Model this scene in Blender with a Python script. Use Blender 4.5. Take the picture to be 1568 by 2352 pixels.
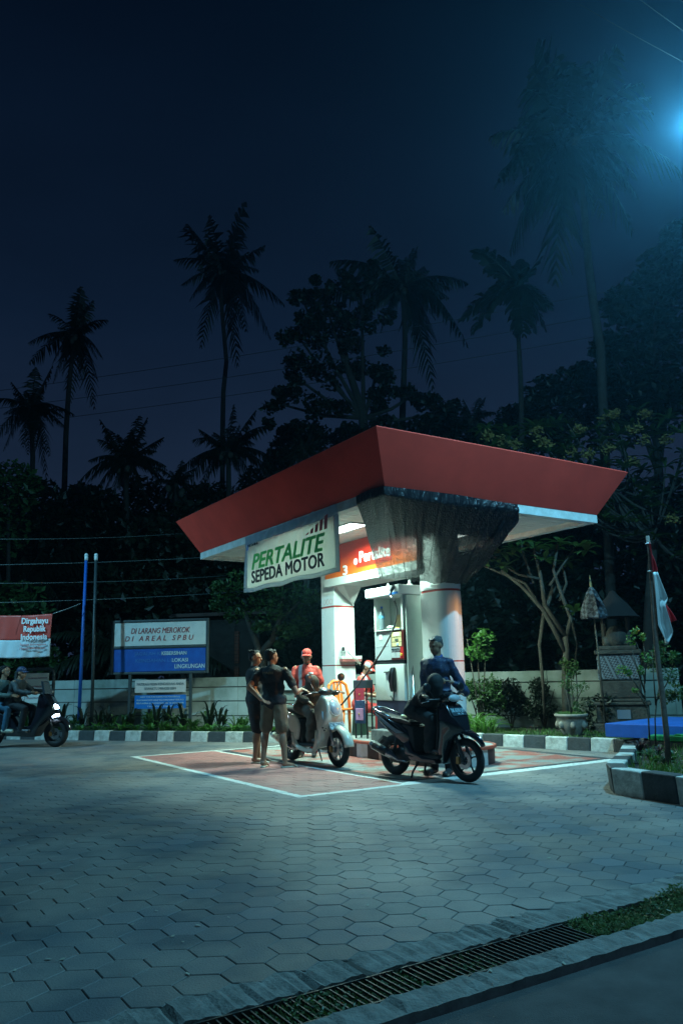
import bpy, math, random
from mathutils import Vector, Matrix, Euler
R = math.radians
random.seed(7)
for o in list(bpy.data.objects): bpy.data.objects.remove(o)
sc = bpy.context.scene
COL = sc.collection
# ---------------------------------------------------------------- camera
TH, RO, HC, FP = .2061, .0209, 1.28, 1783.8      # pitch, roll, eye height, focal length for a 1568x2352 frame
cam_d = bpy.data.cameras.new('camera'); cam = bpy.data.objects.new('camera', cam_d); COL.objects.link(cam)
cam_d.sensor_fit = 'VERTICAL'; cam_d.sensor_height = 36; cam_d.lens = 36*FP/2352
cam_d.clip_start = .05; cam_d.clip_end = 3000
cam.matrix_world = Matrix.Translation((0, 0, HC)) @ Matrix.Rotation(R(90)+TH, 4, 'X') @ Matrix.Rotation(-RO, 4, 'Z')
sc.camera = cam
sc.view_settings.view_transform = 'Standard'; sc.view_settings.look = 'None'
sc.view_settings.exposure = .25; sc.view_settings.gamma = 1
sc.cycles.use_denoising = True
sc.cycles.max_bounces = 6; sc.cycles.transparent_max_bounces = 12
sc.cycles.sample_clamp_indirect = 3
# ---------------------------------------------------------------- night sky
w = bpy.data.worlds.new('World'); sc.world = w; w.use_nodes = True
nt = w.node_tree; nt.nodes.clear()
wo = nt.nodes.new('ShaderNodeOutputWorld'); bg = nt.nodes.new('ShaderNodeBackground')
tc = nt.nodes.new('ShaderNodeTexCoord'); sx = nt.nodes.new('ShaderNodeSeparateXYZ')
rp = nt.nodes.new('ShaderNodeValToRGB'); ns = nt.nodes.new('ShaderNodeTexNoise'); mx = nt.nodes.new('ShaderNodeMix')
mp = nt.nodes.new('ShaderNodeMapping'); mp.inputs['Scale'].default_value = (1, 1, 3)
nt.links.new(tc.outputs['Generated'], sx.inputs[0]); nt.links.new(sx.outputs['Z'], rp.inputs[0])
cr = rp.color_ramp; cr.elements[0].position = 0; cr.elements[0].color = (.0125, .0225, .0480, 1)
cr.elements[1].position = .75; cr.elements[1].color = (.0004, .0020, .0065, 1)
e = cr.elements.new(.22); e.color = (.0088, .0175, .0385, 1)
e = cr.elements.new(.42); e.color = (.0034, .0090, .0230, 1)
nt.links.new(tc.outputs['Generated'], mp.inputs['Vector']); nt.links.new(mp.outputs[0], ns.inputs['Vector'])
ns.inputs['Scale'].default_value = 2.2; ns.inputs['Detail'].default_value = 4
nr = nt.nodes.new('ShaderNodeMapRange'); nr.inputs['From Min'].default_value = .3; nr.inputs['From Max'].default_value = .7
nr.inputs['To Min'].default_value = .82; nr.inputs['To Max'].default_value = 1.18
nt.links.new(ns.outputs['Fac'], nr.inputs[0])
mx.data_type = 'RGBA'; mx.blend_type = 'MULTIPLY'; mx.inputs[0].default_value = 1
nt.links.new(rp.outputs[0], mx.inputs[6]); nt.links.new(nr.outputs[0], mx.inputs[7])
nt.links.new(mx.outputs[2], bg.inputs[0]); nt.links.new(bg.outputs[0], wo.inputs[0])
bg.inputs[1].default_value = .98

# ---------------------------------------------------------------- placement
def ray(px, py):
    x = (px-784)/FP; y = -(py-1176)/FP; c, s = math.cos(RO), math.sin(RO)
    x, y = c*x+s*y, -s*x+c*y
    return Vector((x, math.cos(TH)-y*math.sin(TH), math.sin(TH)+y*math.cos(TH)))
def at(px, py, Y):
    d = ray(px, py); return Vector((0, 0, HC)) + d*(Y/d.y)
def gnd(px, py, z=0):
    d = ray(px, py); return Vector((0, 0, HC)) + d*((z-HC)/d.z)
PSI = .5704; C0 = Vector((.5807, 10.017, 0)); cB = Vector((math.cos(PSI), math.sin(PSI), 0)); cA = Vector((-math.sin(PSI), math.cos(PSI), 0))
def S(b, a, z=0): return C0 + cB*b + cA*a + Vector((0, 0, z))   # station frame: b along the right face, a along the left face

# ---------------------------------------------------------------- lights
def area(name, loc, rot, sx_, sy_, power, col, spread=180):
    d = bpy.data.lights.new(name, 'AREA'); d.shape = 'RECTANGLE'; d.size = sx_; d.size_y = sy_; d.energy = power; d.color = col
    d.spread = R(spread)
    o = bpy.data.objects.new(name, d); o.location = loc; o.rotation_euler = rot; COL.objects.link(o); return o
CANOPY = (.62, 1.0, .86)
LAMPS = [(.95, 2.5), (3.1, 2.5), (2.1, 5.0)]
for b_, a_ in LAMPS:
    area('canopy_lamp', S(b_, a_, 3.60), (0, 0, PSI),   .28, .8, 185, CANOPY, 170)
LAMP_P = at(1587, 285, 8.3)
def spot(name, loc, target, power, col, cone, blend, rad):
    d = bpy.data.lights.new(name, 'SPOT'); d.energy = power; d.color = col; d.spot_size = R(cone); d.spot_blend = blend; d.shadow_soft_size = rad
    o = bpy.data.objects.new(name, d); o.location = loc; COL.objects.link(o)
    o.rotation_euler = (Vector(target)-Vector(loc)).to_track_quat('-Z', 'Y').to_euler(); return o
d_ = bpy.data.lights.new('street_lamp_light', 'POINT'); d_.energy = 2300; d_.color = (.20, .69, 1.0); d_.shadow_soft_size = .05
o_ = bpy.data.objects.new('street_lamp_light', d_); o_.location = LAMP_P; COL.objects.link(o_)
spot('far_sodium_lamp', (13.0, 9.0, 4.4), (1.8, 11.6, 1.75), 3600, (1.0, .42, .10), 8.5, .6, .08)
d_ = bpy.data.lights.new('road_lamp', 'POINT'); d_.energy = 520; d_.color = (.28, .74, 1.0); d_.shadow_soft_size = .15
o_ = bpy.data.objects.new('road_lamp', d_); o_.location = (3.0, -7.5, 8.5); COL.objects.link(o_)
spot('left_street_lamp', (-11.5, 13.0, 7.5), (-6.5, 17.2, .7), 2300, (.24, .72, 1.0), 104, .7, .10)
# ---------------------------------------------------------------- materials
MATS = {}
def mat(name, col, rough=.7, metal=0, noise=0, nscale=8, bump=0, bscale=None, spec=None, trans=0, emit=None, es=0, coat=0, col2=None, alpha=1, coord='Object'):
    if name in MATS: return MATS[name]
    m = bpy.data.materials.new(name); MATS[name] = m; m.use_nodes = True
    t = m.node_tree; p = t.nodes['Principled BSDF']
    p.inputs['Roughness'].default_value = rough; p.inputs['Metallic'].default_value = metal
    if spec is not None: p.inputs['Specular IOR Level'].default_value = spec
    p.inputs['Transmission Weight'].default_value = trans; p.inputs['Coat Weight'].default_value = coat
    p.inputs['Alpha'].default_value = alpha
    c = (*col, 1); p.inputs['Base Color'].default_value = c
    if emit: p.inputs['Emission Color'].default_value = (*emit, 1); p.inputs['Emission Strength'].default_value = es
    if noise or bump:
        tc = t.nodes.new('ShaderNodeTexCoord'); n = t.nodes.new('ShaderNodeTexNoise')
        n.inputs['Scale'].default_value = nscale; n.inputs['Detail'].default_value = 6; n.inputs['Roughness'].default_value = .6
        t.links.new(tc.outputs[coord], n.inputs['Vector'])
    if noise:
        r = t.nodes.new('ShaderNodeValToRGB'); r.color_ramp.elements[0].position = .32; r.color_ramp.elements[1].position = .68
        c2 = col2 or tuple(max(0, x*(1-noise)) for x in col)
        r.color_ramp.elements[0].color = (*c2, 1); r.color_ramp.elements[1].color = c
        t.links.new(n.outputs['Fac'], r.inputs[0]); t.links.new(r.outputs[0], p.inputs['Base Color'])
        rr = t.nodes.new('ShaderNodeMapRange'); rr.inputs['To Min'].default_value = min(1, rough*1.15); rr.inputs['To Max'].default_value = rough*.85
        t.links.new(n.outputs['Fac'], rr.inputs[0]); t.links.new(rr.outputs[0], p.inputs['Roughness'])
    if bump:
        n2 = t.nodes.new('ShaderNodeTexNoise'); n2.inputs['Scale'].default_value = bscale or nscale*4; n2.inputs['Detail'].default_value = 4
        t.links.new(tc.outputs[coord], n2.inputs['Vector'])
        b = t.nodes.new('ShaderNodeBump'); b.inputs['Strength'].default_value = bump; b.inputs['Distance'].default_value = .02
        t.links.new(n2.outputs['Fac'], b.inputs['Height']); t.links.new(b.outputs[0], p.inputs['Normal'])
    return m
def nodes(m): return m.node_tree, m.node_tree.nodes['Principled BSDF']

M_white = mat('white_panel', (.70, .72, .70), .38, noise=.10, nscale=2.5, bump=.05)
M_offw = mat('offwhite_enamel', (.62, .66, .62), .35, noise=.08, nscale=5)
M_red = mat('red_fascia', (.70, .060, .040), .6, spec=.2, noise=.22, nscale=1.4, bump=.04, bscale=5)
M_redband = mat('red_band', (.45, .04, .03), .45)
M_redpaint = mat('red_kerb_paint', (.55, .09, .045), .5, noise=.35, nscale=12, col2=(.30, .10, .07), bump=.2)
M_black = mat('black_plastic', (.012, .013, .015), .32, noise=.3, nscale=30)
M_matblack = mat('matt_black', (.012, .012, .014), .75)
M_rubber = mat('tyre_rubber', (.010, .010, .011), .7, bump=.2, nscale=60)
M_metal = mat('brushed_metal', (.45, .46, .47), .3, 1, noise=.25, nscale=20)
M_chrome = mat('chrome', (.8, .8, .8), .12, 1)
M_darkmetal = mat('dark_metal', (.045, .05, .055), .5, .4, noise=.3, nscale=15)
M_glass = mat('lens_glass', (.75, .8, .82), .05, trans=.85, spec=.6)
M_navy = mat('navy_panel', (.018, .026, .055), .4, noise=.2, nscale=6)
M_blue = mat('blue_paint', (.012, .11, .46), .5, noise=.22, nscale=6, bump=.06)
M_green = mat('green_paint', (.02, .26, .07), .5, noise=.25, nscale=6, bump=.06)
M_skin = mat('skin', (.30, .165, .10), .5, noise=.12, nscale=14)
M_hair = mat('black_hair', (.006, .006, .007), .6, spec=.3, bump=.6, nscale=50, noise=.2)
M_kerbw = mat('white_kerb_paint', (.62, .64, .60), .75, noise=.5, nscale=9, col2=(.30, .31, .28), bump=.5)
M_kerbk = mat('black_kerb_paint', (.050, .060, .065), .65, noise=.45, nscale=9, bump=.5)
M_conc = mat('rough_concrete', (.20, .21, .20), .85, noise=.5, nscale=9, bump=.4, bscale=60)
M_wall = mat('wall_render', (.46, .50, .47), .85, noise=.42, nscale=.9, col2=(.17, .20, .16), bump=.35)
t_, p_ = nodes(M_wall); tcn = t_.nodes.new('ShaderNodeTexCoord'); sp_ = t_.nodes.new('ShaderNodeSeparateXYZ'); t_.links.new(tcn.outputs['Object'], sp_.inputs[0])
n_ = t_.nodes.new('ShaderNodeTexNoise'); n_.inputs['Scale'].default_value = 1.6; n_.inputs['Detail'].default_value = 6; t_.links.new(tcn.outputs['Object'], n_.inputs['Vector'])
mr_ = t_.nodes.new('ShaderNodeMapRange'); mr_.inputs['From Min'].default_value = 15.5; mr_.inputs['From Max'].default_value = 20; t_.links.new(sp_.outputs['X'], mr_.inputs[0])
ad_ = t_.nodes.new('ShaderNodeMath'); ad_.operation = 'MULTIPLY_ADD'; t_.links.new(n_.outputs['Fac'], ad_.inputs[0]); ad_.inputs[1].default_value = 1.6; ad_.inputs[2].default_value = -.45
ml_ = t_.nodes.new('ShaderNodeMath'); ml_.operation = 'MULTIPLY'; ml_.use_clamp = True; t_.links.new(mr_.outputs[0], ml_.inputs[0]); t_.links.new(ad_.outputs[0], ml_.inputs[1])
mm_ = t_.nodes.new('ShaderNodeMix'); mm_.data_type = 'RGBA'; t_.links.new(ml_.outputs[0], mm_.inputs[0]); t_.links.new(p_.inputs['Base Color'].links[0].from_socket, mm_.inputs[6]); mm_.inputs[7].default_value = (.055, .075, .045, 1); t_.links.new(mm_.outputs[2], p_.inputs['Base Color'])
M_soil = mat('soil', (.035, .028, .02), .95, noise=.5, nscale=10, bump=1)
M_bark = mat('bark', (.070, .062, .046), .9, noise=.5, nscale=12, bump=.8)
M_palmbark = mat('palm_bark', (.035, .030, .024), .9, noise=.4, nscale=8, bump=.6)

# ---------------------------------------------------------------- mesh helpers
class MB:
    def __init__(s): s.v = []; s.f = []; s.m = []; s.cur = 0
    def add(s, vs, fs):
        n = len(s.v); s.v += [tuple(v) for v in vs]; s.f += [tuple(i+n for i in f) for f in fs]; s.m += [s.cur]*len(fs); return s
    def box(s, x0, x1, y0, y1, z0, z1):
        return s.add([(x, y, z) for x in (x0, x1) for y in (y0, y1) for z in (z0, z1)],
              [(0, 1, 3, 2), (4, 6, 7, 5), (0, 4, 5, 1), (2, 3, 7, 6), (0, 2, 6, 4), (1, 5, 7, 3)])
    def prism(s, poly, z0, z1):
        n = len(poly); a = sum(poly[i][0]*poly[(i+1) % n][1]-poly[(i+1) % n][0]*poly[i][1] for i in range(n))
        if a < 0: poly = poly[::-1]
        vs = [(x, y, z0) for x, y in poly]+[(x, y, z1) for x, y in poly]
        return s.add(vs, [tuple(range(n))[::-1], tuple(range(n, 2*n))]+[(i, (i+1) % n, n+(i+1) % n, n+i) for i in range(n)])
    def slab(s, prof, w=None):      # side profile (x, z[, halfwidth]) spread to both sides along y
        n = len(prof); P = [(p[0], p[1], p[2] if len(p) > 2 else w) for p in prof]
        a = sum(P[i][0]*P[(i+1) % n][1]-P[(i+1) % n][0]*P[i][1] for i in range(n))
        if a < 0: P = P[::-1]
        vs = [(x, -h, z) for x, z, h in P]+[(x, h, z) for x, z, h in P]
        return s.add(vs, [tuple(range(n)), tuple(range(n, 2*n))[::-1]]+[(i, n+i, n+(i+1) % n, (i+1) % n) for i in range(n)])
    def tube(s, pts, r, n=8, cap=True):
        pts = [Vector(p) for p in pts]; k = len(pts); rs = r if isinstance(r, (list, tuple)) else [r]*k
        vs = []; up = Vector((0, 0, 1)); last = None
        for i, p in enumerate(pts):
            d = (pts[min(i+1, k-1)]-pts[max(i-1, 0)]).normalized()
            if last is None:
                u = d.cross(up) if abs(d.z) < .95 else d.cross(Vector((1, 0, 0)))
            else: u = last-d*last.dot(d)
            u.normalize(); last = u; v = d.cross(u)
            vs += [p+(u*math.cos(2*math.pi*j/n)+v*math.sin(2*math.pi*j/n))*rs[i] for j in range(n)]
        fs = [(i*n+j, i*n+(j+1) % n, (i+1)*n+(j+1) % n, (i+1)*n+j) for i in range(k-1) for j in range(n)]
        if cap: fs += [tuple(range(n))[::-1], tuple(range((k-1)*n, k*n))]
        return s.add(vs, fs)
    def lathe(s, prof, n=20, c=(0, 0, 0), axis='z'):
        vs = []
        for r_, h in prof:
            for j in range(n):
                t = 2*math.pi*j/n; x, y = r_*math.cos(t), r_*math.sin(t)
                q = (x, y, h) if axis == 'z' else ((x, h, y) if axis == 'y' else (h, x, y))
                vs.append((q[0]+c[0], q[1]+c[1], q[2]+c[2]))
        k = len(prof); fs = [(i*n+j, i*n+(j+1) % n, (i+1)*n+(j+1) % n, (i+1)*n+j) for i in range(k-1) for j in range(n)]
        return s.add(vs, fs)
    def capsule(s, p0, r0, p1, r1, n=10):
        p0 = Vector(p0); p1 = Vector(p1); d = p1-p0; L = d.length
        if L < 1e-6: d = Vector((0, 0, 1)); L = 1e-6
        d = d.normalized(); u = d.orthogonal().normalized(); v = d.cross(u)
        rings = []
        for q in (-.98, -.75, -.4, 0): rings.append((p0+d*q*r0, r0*math.sqrt(1-q*q)))
        for q in (0, .4, .75, .98): rings.append((p1+d*q*r1, r1*math.sqrt(1-q*q)))
        vs = [c+(u*math.cos(2*math.pi*j/n)+v*math.sin(2*math.pi*j/n))*r_ for c, r_ in rings for j in range(n)]
        k = len(rings); fs = [(i*n+j, i*n+(j+1) % n, (i+1)*n+(j+1) % n, (i+1)*n+j) for i in range(k-1) for j in range(n)]
        fs += [tuple(range(n))[::-1], tuple(range((k-1)*n, k*n))]
        return s.add(vs, fs)
    def ell(s, c, r, rot=None, n=12, k=8):
        c = Vector(c); vs = []; rot = rot or Matrix.Identity(3)
        for i in range(k+1):
            a = -math.pi/2+math.pi*(i+.02 if i == 0 else i-.02 if i == k else i)/k
            for j in range(n):
                t = 2*math.pi*j/n
                vs.append(c+rot @ Vector((r[0]*math.cos(a)*math.cos(t), r[1]*math.cos(a)*math.sin(t), r[2]*math.sin(a))))
        fs = [(i*n+j, i*n+(j+1) % n, (i+1)*n+(j+1) % n, (i+1)*n+j) for i in range(k) for j in range(n)]
        fs += [tuple(range(n))[::-1], tuple(range(k*n, (k+1)*n))]
        return s.add(vs, fs)
    def obj(s, name, m, parent=None, loc=None, rot=None, smooth=False, bevel=0, bseg=2, sub=0, remesh=0, sm=4, solid=0):
        me = bpy.data.meshes.new(name); me.from_pydata(s.v, [], s.f)
        ms = m if isinstance(m, (list, tuple)) else [m]
        for q in ms: me.materials.append(q)
        if len(ms) > 1: me.polygons.foreach_set('material_index', s.m)
        if smooth: me.polygons.foreach_set('use_smooth', [True]*len(me.polygons))
        me.update()
        o = bpy.data.objects.new(name, me); COL.objects.link(o)
        if parent is not None: o.parent = parent
        if loc is not None: o.location = loc
        if rot is not None: o.rotation_euler = rot if not isinstance(rot, (int, float)) else (0, 0, rot)
        if remesh:
            q = o.modifiers.new('r', 'REMESH'); q.mode = 'VOXEL'; q.voxel_size = remesh; q.use_smooth_shade = True
            q = o.modifiers.new('s', 'SMOOTH'); q.iterations = sm; q.factor = .6
        if solid: q = o.modifiers.new('t', 'SOLIDIFY'); q.thickness = solid; q.offset = 0
        if bevel:
            q = o.modifiers.new('b', 'BEVEL'); q.width = bevel; q.segments = bseg; q.limit_method = 'ANGLE'; q.angle_limit = R(28); q.harden_normals = False
            me.polygons.foreach_set('use_smooth', [True]*len(me.polygons))
            if bseg < 3: me.polygons.foreach_set('use_smooth', [False]*len(me.polygons))
        if sub: q = o.modifiers.new('u', 'SUBSURF'); q.levels = q.render_levels = sub
        return o
def tag(o, label=None, cat=None, group=None, kind=None):
    if label: o['label'] = label
    if cat: o['category'] = cat
    if group: o['group'] = group
    if kind: o['kind'] = kind
    return o
def thing(name, label, cat, loc=(0, 0, 0), rot=0, group=None, scale=1):
    o = bpy.data.objects.new(name, None); COL.objects.link(o); o.empty_display_size = .2
    o.location = loc; o.rotation_euler = rot if isinstance(rot, (tuple, Euler)) else (0, 0, rot); o.scale = (scale,)*3
    return tag(o, label, cat, group)
def text(body, h, m, parent, loc, rot, width=None, name='lettering', bold=0, shear=0, align='CENTER', space=1, line=1, label=None):
    d = bpy.data.curves.new(name, 'FONT'); d.body = body; d.size = 1; d.align_x = align; d.align_y = 'CENTER'
    d.shear = shear; d.space_character = space; d.space_line = line; d.extrude = .002; d.resolution_u = 3
    d.materials.append(m); o = bpy.data.objects.new(name, d); COL.objects.link(o)
    bpy.context.view_layer.update()
    nl = body.count('\n'); dim = o.dimensions.copy()
    sy = h/.72 if nl == 0 else h/dim.y; sxx = (width/dim.x) if width else sy
    me = bpy.data.meshes.new_from_object(o.evaluated_get(bpy.context.evaluated_depsgraph_get()))
    bpy.data.objects.remove(o); bpy.data.curves.remove(d)
    if bold:       # heavier strokes: the letter shapes laid over themselves with small offsets
        vs = [v.co.copy() for v in me.vertices]; fs = [tuple(p.vertices) for p in me.polygons]; V = []; F = []
        for k, (dx, dy) in enumerate(((0, 0), (-1, -.6), (1, -.6), (-1, .6), (1, .6), (0, 1), (0, -1))):
            n = len(V); V += [(v.x+dx*bold, v.y+dy*bold, v.z+k*.0004) for v in vs]; F += [tuple(i+n for i in f) for f in fs]
        me = bpy.data.meshes.new(name); me.from_pydata(V, [], F); me.materials.append(m); me.update()
    o = bpy.data.objects.new(name, me); COL.objects.link(o)
    o.scale = (sxx, sy, 1); o.parent = parent; o.location = loc; o.rotation_euler = rot
    if label: o['label'] = label
    return o
def bez(p0, p1, p2, n=8):
    p0, p1, p2 = Vector(p0), Vector(p1), Vector(p2)
    return [p0*(1-t)**2+p1*2*t*(1-t)+p2*t*t for t in [i/(n-1) for i in range(n)]]

# ================================================================= GROUND
M_joint = mat('paving_joint', (.045, .048, .045), .95, bump=.5, nscale=20)
M_asph = mat('asphalt', (.060, .063, .065), .85, noise=.4, nscale=5, col2=(.040, .042, .045), bump=.5, bscale=160)
gb = MB(); gb.add([(-90, -20, 0), (90, -20, 0), (90, 160, 0), (-90, 160, 0)], [(0, 1, 2, 3)])
# the sheet under everything: opened only by the drain, which sits in a strip of its own
A0, A1 = -5.02, -5.29          # channel edges along a
def strip(a0, a1, b0, b1, z): return [S(b0, a0, z), S(b1, a0, z), S(b1, a1, z), S(b0, a1, z)]
gb = MB(); gb.add([tuple(p) for p in strip(A0, 160, -120, 120, -.007)], [(0, 1, 2, 3)])
tag(gb.obj('ground', M_joint), kind='structure')
rb = MB(); rb.add([tuple(p) for p in strip(-40, -5.47, -60, 60, -.03)], [(0, 1, 2, 3)])
tag(rb.obj('road', M_asph), kind='structure')
# ---- hexagonal pavers, painted apron around the island
def paver_mat():
    m = bpy.data.materials.new('hex_pavers'); m.use_nodes = True; t, p = nodes(m)
    at_ = t.nodes.new('ShaderNodeAttribute'); at_.attribute_name = 'tone'
    tc = t.nodes.new('ShaderNodeTexCoord'); sep = t.nodes.new('ShaderNodeSeparateXYZ'); t.links.new(tc.outputs['Object'], sep.inputs[0])
    def math_(op, a, b=None, c=None):
        n = t.nodes.new('ShaderNodeMath'); n.operation = op
        for i, x in enumerate((a, b, c)):
            if x is None: continue
            if isinstance(x, (int, float)): n.inputs[i].default_value = x
            else: t.links.new(x, n.inputs[i])
        return n.outputs[0]
    def noise(scale, det=5, rough=.6):
        n = t.nodes.new('ShaderNodeTexNoise'); n.inputs['Scale'].default_value = scale; n.inputs['Detail'].default_value = det; n.inputs['Roughness'].default_value = rough
        t.links.new(tc.outputs['Object'], n.inputs['Vector']); return n.outputs['Fac']
    wob = math_('MULTIPLY', math_('SUBTRACT', noise(18, 3), .5), .05)
    bb = math_('ADD', sep.outputs['X'], wob); aa = math_('ADD', sep.outputs['Y'], wob)
    def rect(b0, b1, a0, a1):
        x = math_('MULTIPLY', math_('GREATER_THAN', bb, b0), math_('LESS_THAN', bb, b1))
        y = math_('MULTIPLY', math_('GREATER_THAN', aa, a0), math_('LESS_THAN', aa, a1))
        return math_('MULTIPLY', x, y)
    def mix(f, a, b, typ='MIX'):
        n = t.nodes.new('ShaderNodeMix'); n.data_type = 'RGBA'; n.blend_type = typ
        if isinstance(f, (int, float)): n.inputs[0].default_value = f
        else: t.links.new(f, n.inputs[0])
        for i, x in ((6, a), (7, b)):
            if isinstance(x, tuple): n.inputs[i].default_value = (*x, 1)
            else: t.links.new(x, n.inputs[i])
        return n.outputs[2]
    def ramp(src, p0, p1, c0=(0, 0, 0), c1=(1, 1, 1)):
        r = t.nodes.new('ShaderNodeValToRGB'); r.color_ramp.elements[0].position = p0; r.color_ramp.elements[1].position = p1
        r.color_ramp.elements[0].color = (*c0, 1); r.color_ramp.elements[1].color = (*c1, 1); t.links.new(src, r.inputs[0]); return r.outputs[0]
    base = mix(at_.outputs['Fac'], (.062, .080, .090), (.132, .144, .155))
    base = mix(ramp(noise(.9, 4), .40, .62), base, (.19, .15, .12))            # earthy stains
    base = mix(math_('MULTIPLY', ramp(noise(.45, 5), .45, .60), .55), base, (.26, .26, .25))
    base = mix(ramp(noise(55, 3), .60, .78), base, (.07, .07, .068))
    pink = mix(ramp(noise(3, 5), .35, .65), (.42, .165, .145), (.29, .13, .115))
    grey = mix(ramp(noise(1.6, 5), .45, .56), (.25, .265, .24), (.34, .095, .07))
    white = mix(ramp(noise(16, 4), .50, .72), (.66, .67, .63), (.36, .36, .33))
    dark = mix(ramp(noise(14, 4), .55, .8), (.035, .038, .045), (.10, .10, .10))
    wear = ramp(noise(9, 6, .7), .66, .80)
    c = base
    zone = rect(-1.61, 3.70, -.46, 5.30)
    c = mix(zone, c, mix(wear, white, base))
    pk = rect(-1.51, -.14, -.36, 5.20)
    c = mix(pk, c, mix(wear, pink, base))
    c = mix(rect(-.08, 3.78, -.26, 5.20), c, dark)
    c = mix(rect(.08, 3.62, -.14, 5.05), c, mix(wear, grey, (.28, .26, .24)))
    t.links.new(c, p.inputs['Base Color'])
    rr = t.nodes.new('ShaderNodeMapRange'); rr.inputs['To Min'].default_value = .80; rr.inputs['To Max'].default_value = .50
    t.links.new(noise(1.7, 5), rr.inputs[0]); t.links.new(rr.outputs[0], p.inputs['Roughness'])
    b = t.nodes.new('ShaderNodeBump'); b.inputs['Strength'].default_value = .35; b.inputs['Distance'].default_value = .01
    t.links.new(noise(90, 3), b.inputs['Height']); t.links.new(b.outputs[0], p.inputs['Normal'])
    return m
M_pav = paver_mat()
def seen(p, m=150, top=1200):
    v = Vector(p)-Vector((0, 0, HC)); zc = v.y*math.cos(TH)+v.z*math.sin(TH)
    if zc < .5: return False
    yc = -v.y*math.sin(TH)+v.z*math.cos(TH); x = v.x/zc; y = yc/zc; c, s = math.cos(RO), math.sin(RO)
    x, y = c*x-s*y, s*x+c*y; px, py = 784+FP*x, 1176-FP*y
    return -m < px < 1568+m and py < 2352+m*2
hx = MB(); tones = []; Rh = .127; wh = Rh*math.sqrt(3)
ir = 0; a = -4.70
rnd = random.Random(3)
while a < 12.0:
    b = -17.0+(wh/2 if ir % 2 else 0)
    while b < 6.5:
        if seen(S(b, a)):
            zc = rnd.gauss(0, .0010); g = .0020 if a < 3 else .0012; n0 = len(hx.v); tx, ty = rnd.gauss(0, .004), rnd.gauss(0, .004)
            ri, ro = Rh-g-.004, Rh-g
            for rr_, zz in ((ri, 0), (ro, -.003), (ro, -.02)):
                for k in range(6):
                    t_ = R(60*k+30); x, y = rr_*math.cos(t_), rr_*math.sin(t_)
                    hx.v.append((b+x, a+y, zc+zz+x*tx+y*ty))
            hx.f.append(tuple(n0+k for k in range(6)))
            for q in range(2):
                for k in range(6): hx.f.append((n0+q*6+k, n0+(q+1)*6+k, n0+(q+1)*6+(k+1) % 6, n0+q*6+(k+1) % 6))
            tones += [min(1, max(0, rnd.gauss(.45, .28)))]*13
        b += wh
    a += 1.5*Rh; ir += 1
hx.m = [0]*len(hx.f)
pav = hx.obj('pavement', M_pav, loc=C0, rot=PSI)
at_ = pav.data.attributes.new('tone', 'FLOAT', 'FACE'); at_.data.foreach_set('value', tones)
tag(pav, 'worn grey hexagonal concrete paving of the forecourt', kind='structure')
# ---- drain with concrete edges, grates and moss
def rough_edge(b0, b1, a_in, a_out, z0, z1, seed, jag=.0, step=.05):
    r_ = random.Random(seed); mb = MB(); n = int((b1-b0)/step); vs = []
    ph = r_.random()*6
    for i in range(n+1):
        b = b0+i*step; j = jag*(abs(math.sin(b*math.pi/.208+ph))*.9+r_.random()*.5)
        ao = a_out+(j if a_out > a_in else -j); dz = r_.gauss(0, .004); di = r_.gauss(0, .004)
        vs += [(b, a_in+di, z0), (b, a_in+di, z1+dz), (b, (a_in+ao)/2, z1+dz+r_.gauss(.002, .003)), (b, ao, z1-.004), (b, ao, z0)]
    fs = []
    for i in range(n):
        for k in range(4):
            q = i*5+k; f = (q, q+1, q+6, q+5); fs.append(f if a_out > a_in else f[::-1])
    return mb.add(vs, fs)
tag(rough_edge(-9, 6, A0, A0+.27, -.25, -.001, 1, .01, .026).obj('drain_edge', M_conc, loc=C0, rot=PSI), kind='structure')
tag(rough_edge(-9, 6, A1-.0, A1-.15, -.25, .004, 2, .012, .03).obj('drain_kerb', M_conc, loc=C0, rot=PSI), kind='structure')
ch = MB(); ch.add([(-9, A1-.02, -.16), (6, A1-.02, -.16), (6, A0+.02, -.16), (-9, A0+.02, -.16)], [(0, 1, 2, 3)])
tag(ch.obj('drain_channel', M_soil, loc=C0, rot=PSI), kind='structure')
M_grate = mat('rusty_grate', (.075, .078, .075), .55, .5, noise=.5, nscale=30, col2=(.05, .038, .03))
def grate(b0, b1, label):
    t = thing('drain_grate', label, 'grate', S((b0+b1)/2, (A0+A1)/2, -.012), PSI, 'steel grates over the roadside drain')
    h = (b1-b0)/2; w_ = (A0-A1)/2-.008
    f = MB(); f.box(-h, h, w_-.010, w_, -.03, .006); f.box(-h, h, -w_, -w_+.012, -.03, .008); f.obj('frame', M_grate, t)
    s_ = MB(); n = int((b1-b0)/.036)
    for i in range(n+1):
        x = -h+.006+i*(2*h-.012)/n; s_.box(x-.0035, x+.0035, -w_+.0125, w_-.0105, -.007, .002)
    s_.obj('slats', M_grate, t)
grate(-3.66, -2.62, 'dark steel drain grate clear of moss with crisp slats beside the road')
grate(-4.95, -3.70, 'moss choked steel drain grate at the bottom edge of the photo')
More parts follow.
